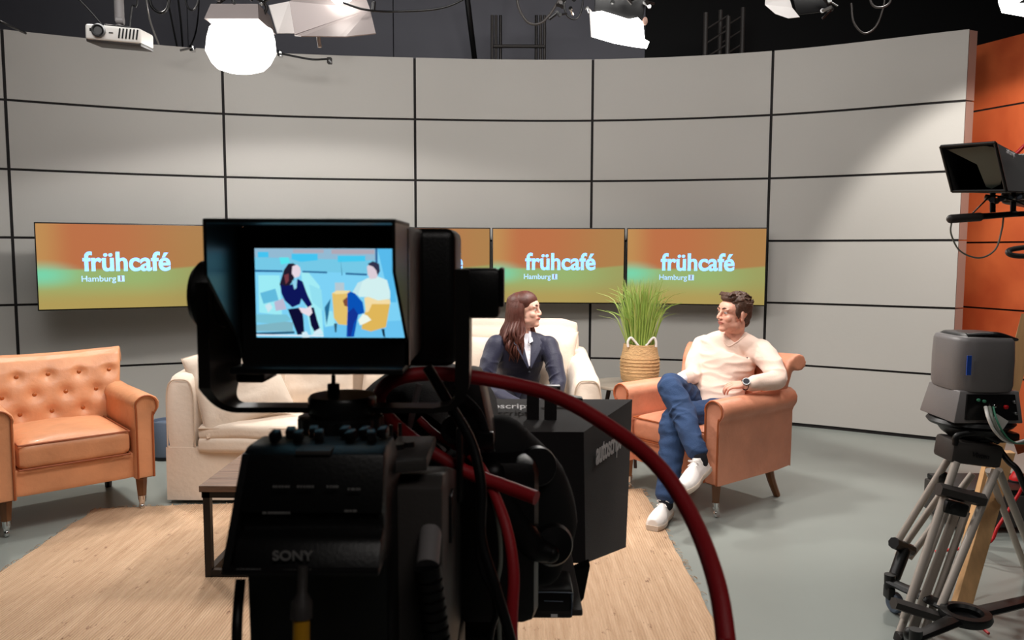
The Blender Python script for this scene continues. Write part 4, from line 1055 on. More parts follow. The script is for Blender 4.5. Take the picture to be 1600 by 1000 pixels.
# yoke
yk = MB(); xL = -.302; zTop = D(320, 440, .80).z; zB = D(500, 637, .81).z
pth = [V(xL, .81, zTop), V(xL, .81, zB + .045), V(xL, .81, zB + .024), V(xL + .004, .81, zB + .009), V(xL + .014, .81, zB + .001), V(xL + .03, .81, zB), V(xL + .07, .81, zB)]
xR = -.050; zR = D(725, 420, .81).z
pth2 = [V(xR - .03, .81, zB), V(xR - .012, .81, zB + .004), V(xR - .002, .81, zB + .018), V(xR, .81, zB + .05), V(xR, .81, zR)]
pts = catmull(pth, 6) + catmull(pth2, 6)
rs = []
for i, p in enumerate(pts):
    bt__ = max(0, min(1, (p.z - zB) / .028)); hd_ = .014 + (.031 if p.x < -.2 else .010) * bt__; th_ = .0028 + (.0045 if p.x > -.1 else .003) * bt__
    d_ = (pts[min(i + 1, len(pts) - 1)] - pts[max(0, i - 1)]).normalized(); nn = V(-d_.z, 0, d_.x) * th_
    rs.append([p + nn + V(0, -hd_, 0), p + nn + V(0, hd_, 0), p - nn + V(0, hd_, 0), p - nn + V(0, -hd_, 0)])
yk.rings(rs); yoke = cp(yk, 'viewfinder_yoke', 'bm', angle=30)
cp(MB().lathe([(0, 0), (.030, 0), (.036, .006), (.036, .022), (.032, .028), (0, .028)], (xL - .021, .81, D(315, 462, .81).z), (1, 0, 0)), 'tilt_knob', 'bp', yoke)
q0 = D(712, 420, .80); q1 = D(780, 498, .80)
cp(MB().box(((q0.x + q1.x) / 2 + .001, .83, (q0.z + q1.z) / 2), (q1.x - q0.x, .06, q0.z - q1.z), bev=.006), 'tilt_lock', 'bp', yoke)
cp(MB().box((q1.x + .002, .83, (q0.z + q1.z) / 2 + .006), (.006, .05, .04), bev=.002), 'lock_cap', 'bp2', yoke)
# swivel discs
dc = D(535, 633, .81)
cp(MB().lathe([(0, -.011), (.033, -.011), (.035, -.008), (.035, .008), (.033, .011), (0, .011)], dc), 'swivel_disc', 'bp2')
wc_ = D(533, 660, .81); wh = MB(); rs = []
for r_, h_ in ((.0, -.009), (.040, -.009), (.044, -.007), (.044, .007), (.040, .009), (.0, .009)):
    rs.append([wc_ + V(math.cos(2 * math.pi * k / 72), math.sin(2 * math.pi * k / 72), 0) * (r_ * (1 if r_ < .042 else (1 if k % 4 < 2 else .96))) + V(0, 0, h_) for k in range(72)])
wh.rings(rs); cp(wh, 'knurled_wheel', 'bp')
cp(MB().cyl(dc, wc_, .02).cyl(wc_, D(533, 700, .81), .026, .034), 'column', 'bp')
# camera body
zt_c = D(480, 712, .64).z; xl_c = D(373, 712, .64).x; xr_c = D(600, 720, .64).x
zm_c = D(346, 893, .615).z
cb = MB()
zdk = D(480, 812, .628).z
# body cross-sections in YZ (back face slopes toward the viewer going down, with a groove)
pr = [(.645, zt_c), (.632, zdk + .004), (.640, zdk), (.640, zdk - .012), (.626, zdk - .016), (.612, zm_c), (.650, zm_c), (.655, zm_c - .16), (1.02, zm_c - .16), (1.02, zt_c - .09), (.76, zt_c - .05), (.70, zt_c + .003), (.66, zt_c + .004)]
cb.prism([V(0, y, z) for y, z in pr], V(xl_c, 0, 0), V(xr_c, 0, 0), bev=.004)
bdy = cp(cb, 'camera_body', 'bp', angle=30)
lp = D(345, 893, .612)
cp(MB().box(((lp.x + xr_c) / 2, .63, zm_c + .001), (xr_c - lp.x, .04, .006), bev=.002), 'panel_ledge', 'bp2', bdy)
ltop = D(375, 712, .64)
cp(MB().prism([V(xl_c + .001, .645, zt_c), V(lp.x, .612, zm_c), V(lp.x, .66, zm_c), V(xl_c + .001, .68, zt_c)], V(0, 0, 0), V(.006, 0, 0)), 'side_cheek', 'bp', bdy, smooth=False)
# gray patch on top edge, buttons, switches
cp(MB().box(D(490, 712, .645) + V(0, .012, .003), (.030, .03, .004), bev=.001), 'tape_patch', 'gp', bdy)
tz = zt_c + .009
random.seed(3)
btns = MB()
for k, (x_, y_) in enumerate([(-.205, .672), (-.195, .684), (-.185, .672), (-.176, .69), (-.168, .676), (-.140, .675), (-.130, .688), (-.122, .674), (-.114, .689), (-.148, .69)]):
    cp(MB().box((x_, y_, tz + .000), (.008, .010, .009), rot=(.3, 0, random.uniform(-.4, .4)), bev=.0015), 'button', 'bp2', bdy)
# top plate right with round knobs (grey)
P0 = D(600, 716, .72); P1 = D(662, 694, .88)
pz = D(640, 712, .72).z
cp(MB().prism([V(-.118, .70, pz), V(-.078, .71, pz), V(-.078, .80, pz), V(-.118, .80, pz)], V(0, 0, -.012), V(0, 0, 0), bev=.002), 'control_strip', 'gp', bdy)
for px, py in ((622, 701), (638, 697)):
    p = G(px, py, pz); cp(MB().cyl(V(p.x, p.y, pz - .001), V(p.x, p.y, pz + .005), .0065, .006, 20), 'dial', 'bp2', bdy)
for k in range(4):
    p = G(583 + 14 * k, 688 - 3 * k, pz); cp(MB().cyl(V(p.x, p.y, pz - .001), V(p.x, p.y, pz + .012), .0025, .002, 8), 'toggle', 'chrome' if k == 1 else 'bp2', bdy)
# side cover, grey, chamfered
z1 = D(690, 760, .72).z
sc_ = [(.715, z1 - .30), (.715, z1), (.735, z1 + .008), (.80, z1 - .003), (1.04, z1 - .075), (1.06, z1 - .10), (1.06, z1 - .26), (1.0, z1 - .33)]
cp(MB().prism([V(0, y, z) for y, z in sc_], V(-.125, 0, 0), V(-.064, 0, 0), bev=.004), 'side_cover', 'gp', bdy, angle=30)
cp(MB().box((-.0635, .80, z1 - .055), (.006, .03, .05), bev=.002), 'access_door', 'bp', bdy)
cp(MB().box((-.061, .95, z1 - .03), (.008, .10, .09), bev=.004), 'connector_panel', 'bp2', bdy)
# writing
def back_frame(px, py, Y, sx=1): p = D(px, py, Y); return Matrix.Translation((p.x, p.y, p.z)) @ Matrix.Rotation(math.pi / 2, 4, 'X')
text_mesh('SONY', 'maker_lettering', .0110, back_frame(457, 869, .6125), 'lettergrey', None, bold=.0002, xs=1.1).parent = None
lt = bpy.data.objects['maker_lettering']; lt.parent = bdy; lt.data.transform((Matrix.Translation(cm.location)).inverted())
lab = MB()
for (x0, x1, y0) in ((372, 408, 890), (445, 486, 891), (505, 540, 892), (412, 455, 801), (428, 452, 760), (466, 490, 760), (512, 530, 760), (545, 562, 764), (540, 560, 798)):
    x = x0; lab = MB()
    while x < x1: 
        p = D(x, y0, .6115 if y0 > 850 else .632); w_ = random.uniform(3, 5); lab.box((p.x, p.y - .0005, p.z), (.0016, .0006, .0018)); x += w_
    cp(lab, 'panel_print', 'lettergrey', bdy, smooth=False)
# cables at the back: yellow with connector, large ribbed multi-pin connector
yc = MB(); a = D(471, 962, .60); yc.tube([a, a + V(.0, -.004, -.06), a + V(.003, 0, -.2), a + V(.02, .05, -.4)], .0068, 12, smooth=6)
ycable = tag(yc.build('signal_cable', 'yellow'), 'yellow cable hanging from the back of the foreground camera', 'cable')
part(MB().lathe([(0, 0), (.0085, 0), (.0085, .012), (.004, .02), (.004, .04), (0, .04)], a - V(0, 0, .002), (0, .18, 1)), 'plug', 'gp', ycable)
rc = thing('ribbed_connector_cable', 'thick black ribbed connector and cable on the right of the camera back', 'cable', D(672, 900, .70))
a = D(668, 884, .69); 
part(MB().cyl(a + V(0, .03, .022), a, .0105, .0105, 20), 'connector_collar', 'shroud', rc)
rb = MB(); prof = []
for k in range(9): prof += [(.0125, -.004 - .009 * k), (.0125, -.010 - .009 * k), (.010, -.0105 - .009 * k), (.010, -.0125 - .009 * k)]
rb.lathe([(0, 0), (.0125, 0)] + prof + [(0, -.09)], a + V(0, -.002, 0), (0, .05, 1) if False else (-.12, 0, 1)); part(rb, 'strain_relief', 'bp', rc)
part(MB().tube([a + V(.010, 0, -.085), a + V(.012, .0, -.15), a + V(.0, .05, -.30)], .010, 12, smooth=5), 'cable', 'bp', rc)
part(MB().lathe([(.011, 0), (.0145, 0), (.0145, .02), (.011, .02)], a + V(.011, 0, -.10), (-.1, 0, 1)), 'coupling_ring', 'gp', rc)
bc = tag(MB().tube([D(376, 905, .66), D(372, 950, .65), D(370, 1000, .64), D(372, 1100, .64)], .0045, 10, smooth=5).build('left_side_cable', 'bp'), 'thin black cable hanging under the left edge of the camera back', 'cable')
bc.name = 'power_cable'
# lens with cover, handle
ln = MB(); ln.lathe([(0, 0), (.075, 0), (.08, .02), (.08, .12), (.088, .16), (.088, .36), (.095, .40), (.095, .46), (.085, .465), (.08, .44), (0, .43)], (-.15, 1.03, 1.14), (0, 1, -.0), 48)
lens = cp(ln, 'lens', 'bp', angle=30)
rg = MB()
for y_ in (1.20, 1.30, 1.42): rg.lathe([(.087, 0), (.091, .002), (.091, .018), (.087, .02)], (-.15, y_, 1.14), (0, 1, 0), 48)
cp(rg, 'focus_ring', 'bp2', lens)
# hooded black cover over the lens, humped
cv = MB(); rs = []
for y_, cx_, cz_, w_, h_ in ((1.05, -.15, 1.16, .075, .075), (1.10, -.15, 1.165, .088, .095), (1.20, -.15, 1.165, .098, .102), (1.32, -.15, 1.155, .105, .105), (1.45, -.14, 1.14, .115, .105)):
    rs.append([V(cx_ + math.copysign(abs(math.cos(a)) ** .8, math.cos(a)) * w_, y_, cz_ + math.copysign(abs(math.sin(a)) ** .9, math.sin(a)) * h_) + V(0, 0, .006 * noise.noise(V(a * 2, y_ * 9, 0))) for a in [2 * math.pi * k / 40 for k in range(40)]])
cv.rings(rs); cp(cv, 'lens_cover', 'cloth', angle=60)
# small bodies right of the cable: follow-focus housing + strap
cp(MB().box(D(735, 640, 1.0), (.05, .10, .10), rot=(0, R(-12), 0), bev=.012), 'handgrip', 'bp')
cp(MB().tube([D(700, 600, .92), D(742, 640, .95), D(760, 690, .95), D(764, 705, .95)], [(.012, .004)] * 4, 8, smooth=5), 'strap', 'cloth')
cp(MB().box(D(758, 688, .945), (.022, .01, .022), bev=.003), 'strap_buckle', 'bp2')
cp(MB().lathe([(.012, 0), (.018, 0), (.018, .008), (.012, .008), (.012, 0)], D(712, 670, .95), (0, -1, .1), 24), 'eyelet', 'bp2')
p = D(648, 640, .95); cp(MB().tube([D(655, 600, .95), D(648, 630, .95), D(640, 668, .95)], [(.004, .002)] * 3, 8, smooth=4), 'grey_lever', 'shroud')
# lower zoom demand / handle on the right: dark lumps
cp(MB().limb([D(780, 700, 1.05), D(830, 760, 1.08), D(850, 820, 1.1), D(845, 880, 1.1)], [.045, .052, .048, .032], 20), 'lens_servo', 'black')
cp(MB().limb([D(770, 740, .98), D(790, 790, .98), D(830, 850, .98), D(860, 865, .98)], [.018, .02, .018, .012], 16), 'zoom_grip', 'bp')
cp(MB().lathe([(.0, 0), (.026, 0), (.028, .004), (.024, .012), (0, .014)], D(862, 850, 1.0), (.25, -1, .2), 32), 'zoom_demand', 'bp')
cp(MB().lathe([(.012, 0), (.024, 0), (.027, .004), (.024, .012), (0, .012)], D(838, 728, 1.02), (.3, -1, .2), 32), 'iris_knob', 'bp')
cp(MB().box(V(-.03, 1.06, 1.08), (.13, .18, .22), bev=.02), 'lens_drive', 'bp')
# pan head + pedestal down to the floor
cp(MB().box((-.14, .86, zm_c - .185), (.12, .30, .05), bev=.008).box((-.14, .90, zm_c - .24), (.16, .20, .07), bev=.01), 'pan_head', 'bp')
cp(MB().cyl(V(-.14, .90, zm_c - .26), V(-.14, .90, .22), .06, .075, 32), 'pedestal_column', 'gp')
pb = cp(MB().lathe([(0, .22), (.10, .22), (.30, .12), (.33, .07), (.33, .06), (0, .06)], (-.14, .90, 0), seg=3), 'pedestal_base', 'gp', smooth=False)
for k in range(3):
    a_ = 2 * math.pi * k / 3; c_ = V(-.14 + .26 * math.cos(a_), .90 + .26 * math.sin(a_), .04); cp(MB().lathe([(0, -.018), (.034, -.018), (.04, -.01), (.04, .01), (.034, .018), (0, .018)], c_, (math.sin(a_), -math.cos(a_), 0)), 'castor', 'bp2', pb)

# ================================================================== PROMPTER ON THE FOREGROUND CAMERA
pt = thing('teleprompter', 'black cloth teleprompter hood in front of the foreground camera lens', 'teleprompter', (-.05, 1.75, 0))
Yb, Yf = 1.50, 1.92
bl = [V(-.31, Yb, D(880, 880, Yb).z), V(D(915, 880, Yb).x, Yb, D(915, 880, Yb).z), V(D(912, 675, Yb).x, Yb, D(912, 675, Yb).z), V(-.31, Yb, D(912, 675, Yb).z)]
fl = [V(-.40, Yf, D(978, 855, Yf).z), V(D(978, 855, Yf).x, Yf, D(978, 855, Yf).z), V(D(988, 624, Yf).x, Yf, D(988, 624, Yf).z), V(-.40, Yf, D(988, 624, Yf).z)]
# hollow hood: four cloth walls with thickness
def wall(a, b_, c, d_, nm, th=.006):
    n_ = (b_ - a).cross(d_ - a).normalized() * th; mb = MB(); N_ = 14; g0 = []; 
    for i in range(N_ + 1):
        r0 = []
        for j in range(N_ + 1):
            u, v = i / N_, j / N_; p = (a * (1 - u) + b_ * u) * (1 - v) + (d_ * (1 - u) + c * u) * v
            p = p + n_ / th * (.006 * math.sin(u * math.pi) * math.sin(v * math.pi) + .004 * noise.noise(p * 5) * math.sin(u * math.pi) * math.sin(v * math.pi)); r0.append(p)
        g0.append(r0)
    A_ = [[mb.bm.verts.new(p) for p in r] for r in g0]; B_ = [[mb.bm.verts.new(p - n_) for p in r] for r in g0]
    for i in range(N_):
        for j in range(N_):
            mb.bm.faces.new((A_[i][j], A_[i + 1][j], A_[i + 1][j + 1], A_[i][j + 1])); mb.bm.faces.new((B_[i][j + 1], B_[i + 1][j + 1], B_[i + 1][j], B_[i][j]))
    for i in range(N_):
        for (p_, q_) in (((i, 0), (i + 1, 0)), ((i + 1, N_), (i, N_)), ((0, i + 1), (0, i)), ((N_, i), (N_, i + 1))):
            mb.bm.faces.new((A_[p_[0]][p_[1]], B_[p_[0]][p_[1]], B_[q_[0]][q_[1]], A_[q_[0]][q_[1]]))
    return part(mb, nm, 'cloth', pt)
tp = wall(bl[2], fl[2], fl[3], bl[3], 'hood_top')
rt = wall(bl[1], fl[1], fl[2], bl[2], 'hood_side')
wall(fl[0], bl[0], bl[3], fl[3], 'hood_side')
wall(bl[0], fl[0], fl[1], bl[1], 'hood_bottom')
bk_ = wall(bl[0], bl[1], bl[2], bl[3], 'lens_skirt', .01)
# raised cross strip across the back of the top with print
s0 = D(742, 620, 1.86); s1 = D(985, 620, 1.86)
# print on the raised rear flap
g0_ = G(786, 635, (fl[3].z + bl[3].z) / 2 + .016); mfr = frame(g0_, V(1, 0, 0), fl[3] - bl[3])
text_mesh('autoscript', 'flap_lettering', .095, mfr, 'letter', None, bold=.001, xs=.31)
o = bpy.data.objects['flap_lettering']; o.parent = tp; o.data.transform(Matrix.Translation(pt.location).inverted())
n_ = (fl[1] - bl[1]).cross(bl[2] - bl[1]).normalized()
if n_.x < 0: n_ = -n_
pa = D(912, 716, Yb)
def on_side(px, py):
    r = _ray(px, py); o_ = V(0, 0, EYE); t_ = (bl[1] - o_).dot(n_) / r.dot(n_); return o_ + r * t_
t0 = on_side(936, 700); tx = on_side(962, 685) - on_side(912, 716)
text_mesh('autoscript', 'side_lettering', .066, frame(t0 + n_ * .016 + tx * .10, tx, V(0, 0, 1)), 'letter', None, bold=.001, shear=0)
o = bpy.data.objects['side_lettering']; o.parent = rt; o.data.transform(Matrix.Translation(pt.location).inverted())
for px in (833, 861):
    p = D(px, 640, 1.60); part(MB().box((p.x, 1.62, (D(px, 605, 1.62).z + D(px, 700, 1.62).z) / 2), (.026, .006, D(px, 605, 1.62).z - D(px, 700, 1.62).z), bev=.002), 'strap', 'cloth', pt)
part(MB().box(D(848, 606, 1.64), (.075, .02, .012), bev=.003), 'top_bracket', 'bp', pt)
part(MB().box(D(880, 620, 1.80), (.09, .03, .010), rot=(0, R(8), 0), bev=.003), 'top_clip', 'bp', pt)
# prompter monitor and rails under the lens
m0 = D(845, 895, 1.30)
part(MB().box((m0.x - .03, 1.30, D(860, 900, 1.30).z - .004), (.18, .26, .010), bev=.002), 'mount_plate', 'gp', pt)
q0 = D(752, 922, 1.17); q1 = D(896, 968, 1.17)
mb_ = part(MB().box(((q0.x + q1.x) / 2, 1.21, (q0.z + q1.z) / 2), (q1.x - q0.x, .08, q0.z - q1.z), bev=.006), 'monitor_box', 'bp2', pt)
fr = MB(); pp = [D(770, 926, 1.168), D(884, 926, 1.168), D(893, 932, 1.168), D(893, 962, 1.168)]; fr.tube(catmull(pp, 4), .001, 6); fr.tube([D(850, 939, 1.168), D(880, 940, 1.168)], .0008, 6); part(fr, 'outline', 'greyblue', mb_)
part(MB().box(D(866, 962, 1.168), (.010, .002, .004)), 'label_chip', 'letter', mb_, smooth=False)
part(MB().prism([D(895, 895, 1.32), D(922, 884, 1.32), D(912, 935, 1.32), D(893, 960, 1.32)], V(0, 0, 0), V(0, .03, 0)), 'side_bracket', 'bp', pt, smooth=False)
part(MB().box((m0.x - .12, 1.25, D(800, 968, 1.25).z), (.16, .16, .02), bev=.003), 'rail', 'bp', pt)
for x_ in (-.17, -.07): part(MB().cyl(V(x_, 1.02, 1.03), V(x_, 1.52, 1.03), .008), 'support_rod', 'bm', pt)

# ================================================================== CABLES AROUND THE CAMERA
def cable(pxs, r, m, name, lab, Y=None):
    o = MB().tube([q if isinstance(q, Vector) else D(*q) for q in pxs], r, 14, smooth=8).build(name, m); return tag(o, lab, 'cable')
c1_ = cable([V(.10, .85, .02), V(.165, .63, .45), V(.168, .60, .85), (1136, 1080, .60), (1134, 1000, .62), (1118, 905, .66), (1082, 810, .72), (1030, 730, .77), (960, 672, .82), (870, 620, .86), (780, 596, .88), (690, 584, .88), (625, 590, .87), (594, 615, .88), (600, 645, .90), (650, 690, .92), (720, 733, .92), (790, 760, .90), (838, 778, .88)], .0082, 'red', 'red_cable', 'thick red cable arching over the prompter and curling behind the viewfinder swivel')
cable([(655, 655, 1.0), (680, 678, .99), (735, 712, .96), (762, 750, .92), (790, 820, .88), (802, 890, .86), (800, 960, .85), (796, 1060, .85), V(-.02, .85, .5), V(.1, .9, .02)], [.005, .0055, .006, .0066, .007, .007, .007, .007], 'red', 'red_cable', 'red cable dropping straight down beside the grey side cover of the camera')
cable([(668, 574, .84), (700, 628, .85), (736, 690, .85), (752, 760, .84), (752, 840, .83), (775, 920, .82), (800, 1010, .82), (805, 1080, .82), V(.0, .8, .5), V(.12, .75, .02)], .0058, 'bp', 'black_cable', 'black cable falling from the viewfinder past the camera side')
cable([(770, 780, .94), (780, 830, .93), (782, 880, .93), (776, 930, .93), (780, 1060, .93), V(-.03, .95, .5)], .0028, 'greywire', 'thin_cable', 'thin grey-black wire just left of the vertical red cable')
cable([(745, 790, .90), (750, 880, .90), (775, 950, .90), (760, 1060, .90), V(-.05, .9, .5)], .004, 'bp', 'black_cable', 'second thinner black cable behind the falling one')

# ================================================================== RIGHT: TRIPOD WITH POD
tc_ = V(1.86, 3.10, 0)
tri = thing('tripod', 'silver studio tripod with black castored dolly at the right edge', 'tripod', tc_)
def TP(mb, n, m, root=None, **k): return part(mb, n, m, root or tri, **k)
zt_ = D(1530, 700, 3.0).z
top = D(1523, 705, 3.0)
TP(MB().box(D(1526, 710, 3.0) + V(.0, .06, .0), (.20, .14, .09), rot=(0, R(7), 0), bev=.015), 'crown', 'gp')
text_mesh('Vinten', 'crown_lettering', .026, frame(D(1532, 712, 2.985), V(1, 0, -.14), V(0, 0, 1)), 'bp2', None, bold=.0006, shear=.2)
o = bpy.data.objects['crown_lettering']; o.parent = bpy.data.objects['crown']; o.data.transform(Matrix.Translation(tri.location).inverted())
TP(MB().tube([D(1492, 695, 3.0), D(1497, 680, 3.0), D(1530, 678, 3.0), D(1560, 690, 3.0)], .012, 10, smooth=5), 'carry_handle', 'bp')
# front leg: outer pair, inner pair, centre stage
def tub(a, b_, r): return MB().cyl(D(*a), D(*b_), r, seg=16)
yt, yb = 3.0, 2.86
leg = TP(tub((1494, 722, yt), (1412, 968, yb), .0155), 'leg', 'alu')
TP(tub((1556, 735, yt), (1470, 948, yb), .0155), 'tube', 'alu', leg)
TP(tub((1480, 790, yt + .02), (1404, 992, yb + .01), .0135), 'tube', 'alu', leg)
TP(tub((1510, 800, yt + .02), (1436, 1010, yb + .01), .0135), 'tube', 'alu', leg)
a = D(1495, 795, yt + .03); b_ = D(1420, 1000, yb + .02)
TP(MB().tube([a, b_], [(.020, .008)] * 2, 16, up=(0, 1, 0)), 'flat_stage', 'alu', leg)
TP(MB().tube([D(1466, 764, 2.965), D(1536, 782, 2.965)], [(.026, .030)] * 2, 6, up=(0, 1, 0)), 'upper_clamp', 'gp', leg, smooth=False)
TP(MB().box(D(1490, 793, 2.955), (.090, .05, .050), rot=(0, R(14), 0), bev=.008), 'lock_lever', 'bp', leg)
TP(MB().lathe([(0, 0), (.016, 0), (.018, .01), (0, .012)], D(1490, 793, 2.932), (0, -1, 0)), 'lock_knob', 'bp2', leg)
TP(MB().tube([D(1396, 942, 2.825), D(1470, 965, 2.825)], [(.022, .028)] * 2, 6, up=(0, 1, 0)), 'lower_clamp', 'gp', leg, smooth=False)
fb = D(1404, 1010, 2.84)
TP(MB().box(D(1424, 1006, 2.84), (.12, .06, .06), rot=(0, R(12), 0), bev=.01).limb([D(1424, 1010, 2.84), V(1.40, 2.66, .12)], [.022, .022], 12), 'foot', 'bp', leg)
# rear-left leg with castor
leg2 = TP(tub((1485, 712, 3.14), (1400, 850, 3.18), .014), 'leg', 'alu')
TP(tub((1520, 740, 3.20), (1420, 872, 3.24), .014), 'tube', 'alu', leg2)
TP(tub((1478, 760, 3.17), (1402, 868, 3.21), .013), 'tube', 'alu', leg2)
TP(MB().limb([D(1472, 745, 3.15), D(1468, 750, 3.17)], [.026, .026], 12), 'clamp', 'bp', leg2)
TP(MB().tube([D(1396, 848, 3.16), D(1424, 860, 3.22)], [(.024, .024)] * 2, 8), 'lower_clamp', 'bp', leg2)
TP(MB().limb([D(1412, 862, 3.18), D(1398, 900, 3.12)], [.026, .024], 12), 'knuckle', 'bp', leg2)
# third leg goes back and right
leg3 = TP(tub((1560, 735, 3.10), (1640, 930, 3.42), .0155), 'leg', 'alu')
TP(tub((1545, 735, 3.18), (1618, 930, 3.50), .014), 'tube', 'alu', leg3)
# dolly: spreader arms + castors
dolly = thing('tripod_dolly', 'black three-armed wheeled dolly under the silver tripod', 'dolly', (1.80, 3.05, 0))
hub = V(1.67, 2.79, .125)
part(MB().lathe([(.055, -.012), (.085, -.012), (.09, 0), (.085, .016), (.06, .018), (.052, .006), (.055, -.012)], hub, seg=36), 'hub_ring', 'bp', dolly)
part(MB().lathe([(0, -.02), (.075, -.02), (.075, -.010), (0, -.010)], hub, seg=36), 'hub_plate', 'bp', dolly)
feet = [G(1388, 955, 0), V(1.40, 2.62, 0), V(2.45, 3.1, 0)]
for i, f_ in enumerate(feet):
    d_ = (f_ - V(hub.x, hub.y, 0)); f2 = V(f_.x, f_.y, .125)
    aa = part(MB().tube([hub + d_.normalized() * .07, f2], [(.035, .016), (.024, .014)], 8, up=(0, 0, 1)), 'spreader_arm', 'bp', dolly, angle=30)
    part(MB().cyl(f2 + V(0, 0, .03), f2 - V(0, 0, .03), .022, .020, 16).box(f2 + V(0, 0, -.045), (.028, .05, .05), bev=.004), 'castor_fork', 'bp', aa)
    part(MB().lathe([(0, -.016), (.036, -.016), (.042, -.010), (.042, .010), (.036, .016), (0, .016)], V(f_.x + .02, f_.y - .01, .042), (.9, .2, 0)), 'wheel', 'greyblue' if i == 0 else 'bp2', aa)
# motorised pod on the tripod
pd = thing('robotic_camera_pod', 'rounded grey pan head housing on the silver tripod with blue tape', 'camera head', (1.86, 3.1, .72))
z0 = D(1550, 662, 3.0).z; z1 = D(1550, 614, 3.0).z; z2 = D(1550, 528, 3.0).z; xc = D(1546, 600, 3.0).x
def ringf(z, hw_, hd_, cy=3.14, n_=40, e=.55): return [V(xc + .01 + math.copysign(abs(math.cos(2 * math.pi * k / n_)) ** e, math.cos(2 * math.pi * k / n_)) * hw_, cy + math.copysign(abs(math.sin(2 * math.pi * k / n_)) ** e, math.sin(2 * math.pi * k / n_)) * hd_, z) for k in range(n_)]
sh = MB().rings([ringf(z1 + .0, .116, .13), ringf(z1 + .02, .121, .135), ringf(z1 + .12, .122, .135), ringf(z2 - .02, .119, .133), ringf(z2 - .004, .112, .126), ringf(z2, .10, .115)])
shr = part(sh, 'shroud', 'shroud', pd, angle=50)
part(MB().rings([ringf(z2 - .002, .102, .115), ringf(z2 + .008, .09, .10), ringf(z2 + .010, .05, .06)]), 'top_recess', 'bp', pd)
part(MB().tube([D(1510, 524, 3.06), D(1555, 522, 3.04), D(1585, 530, 3.06)], [(.02, .008), (.024, .010), (.02, .008)], 12, smooth=5), 'cover_lip', 'bp2', shr)
part(MB().box(D(1514, 571, 2.997), (.017, .004, .075)), 'blue_tape', 'blue', pd, smooth=False)
part(MB().lathe([(0, 0), (.03, 0), (.034, .01), (.03, .03), (0, .03)], D(1497, 558, 3.12) + V(.02, 0, 0), (-1, 0, 0)), 'side_knob', 'bp', pd)
bs_ = part(MB().hull8([V(xc - .13, 3.0, z0), V(xc + .14, 3.0, z0), V(xc + .14, 3.26, z0), V(xc - .13, 3.26, z0)], [V(xc - .10, 3.02, z1 + .004), V(xc + .13, 3.02, z1 + .004), V(xc + .13, 3.25, z1 + .004), V(xc - .10, 3.25, z1 + .004)], bev=.006), 'base', 'shroud', pd)
part(MB().hull8([V(xc - .088, 2.992, z0 + .016), V(xc + .115, 2.992, z0 + .016), V(xc + .115, 3.02, z0 + .016), V(xc - .088, 3.02, z0 + .016)], [V(xc - .076, 3.008, z1 - .008), V(xc + .106, 3.008, z1 - .008), V(xc + .106, 3.03, z1 - .008), V(xc - .076, 3.03, z1 - .008)]), 'socket_panel', 'bp2', bs_, smooth=False)
for px, py, m, r_ in ((1528, 625, 'green', .006), (1537, 627, 'green', .006), (1553, 634, 'chrome', .007), (1571, 636, 'red2', .008), (1584, 628, 'steel', .006), (1586, 646, 'steel', .006), (1560, 652, 'bp', .006)):
    p = D(px, py, 2.993); part(MB().lathe([(0, 0), (r_, 0), (r_, .008), (r_ * .6, .01), (0, .01)], p, (0, -1, .1)), 'socket', m, bs_)
part(MB().box(D(1561, 660, 2.955), (.055, .003, .045), rot=(0, R(32), 0)), 'paper_tag', 'white', pd, smooth=False)
pn = MB(); pn.lathe([(0, 0), (.15, 0), (.16, .012), (.15, .024), (0, .024)], V(xc + .01, 3.13, z0 - .026), seg=40); part(pn, 'turntable', 'bp', pd)
part(MB().lathe([(0, 0), (.07, 0), (.11, .03), (.13, .058), (0, .058)], V(xc + .0, 3.10, z0 - .083), seg=32).box(V(xc + .06, 3.06, z0 - .06), (.16, .1, .04), bev=.01), 'mount', 'bp', pd)
for i, (off, m, lab) in enumerate(((0, 'white', 'white cable plugged into the pod base'), (6, 'greywire', 'grey cable running right from the pod base'), (12, 'green', 'green cable running right from the pod base'))):
    cable([(1540 + off, 636, 2.975), (1545 + off, 655, 2.93), (1556 + off, 676, 2.92), (1580 + off * .5, 692, 2.93), (1640, 694 + off, 2.95), V(2.25, 2.95, .4), V(2.3, 2.9 - off * .004, .012)], [.007, .0055, .0045, .0045, .0045] if i < 2 else .0035, m, 'pod_cable', lab)
part(MB().hull8([D(1583, 690, 3.0), D(1605, 684, 3.0), D(1604, 706, 3.0), D(1590, 710, 3.0)], [D(1583, 690, 3.02), D(1605, 684, 3.02), D(1604, 706, 3.02), D(1590, 710, 3.02)]), 'orange_flag', 'orange', pd, smooth=False)
cable([(1560, 700, 3.05), (1575, 720, 3.02), (1590, 735, 3.0), (1606, 770, 3.0), (1640, 800, 3.0), V(2.2, 3.0, .2), V(2.35, 3.05, .02)], .012, 'bp', 'loop_cable', 'black looped cable under the pod at the right edge')
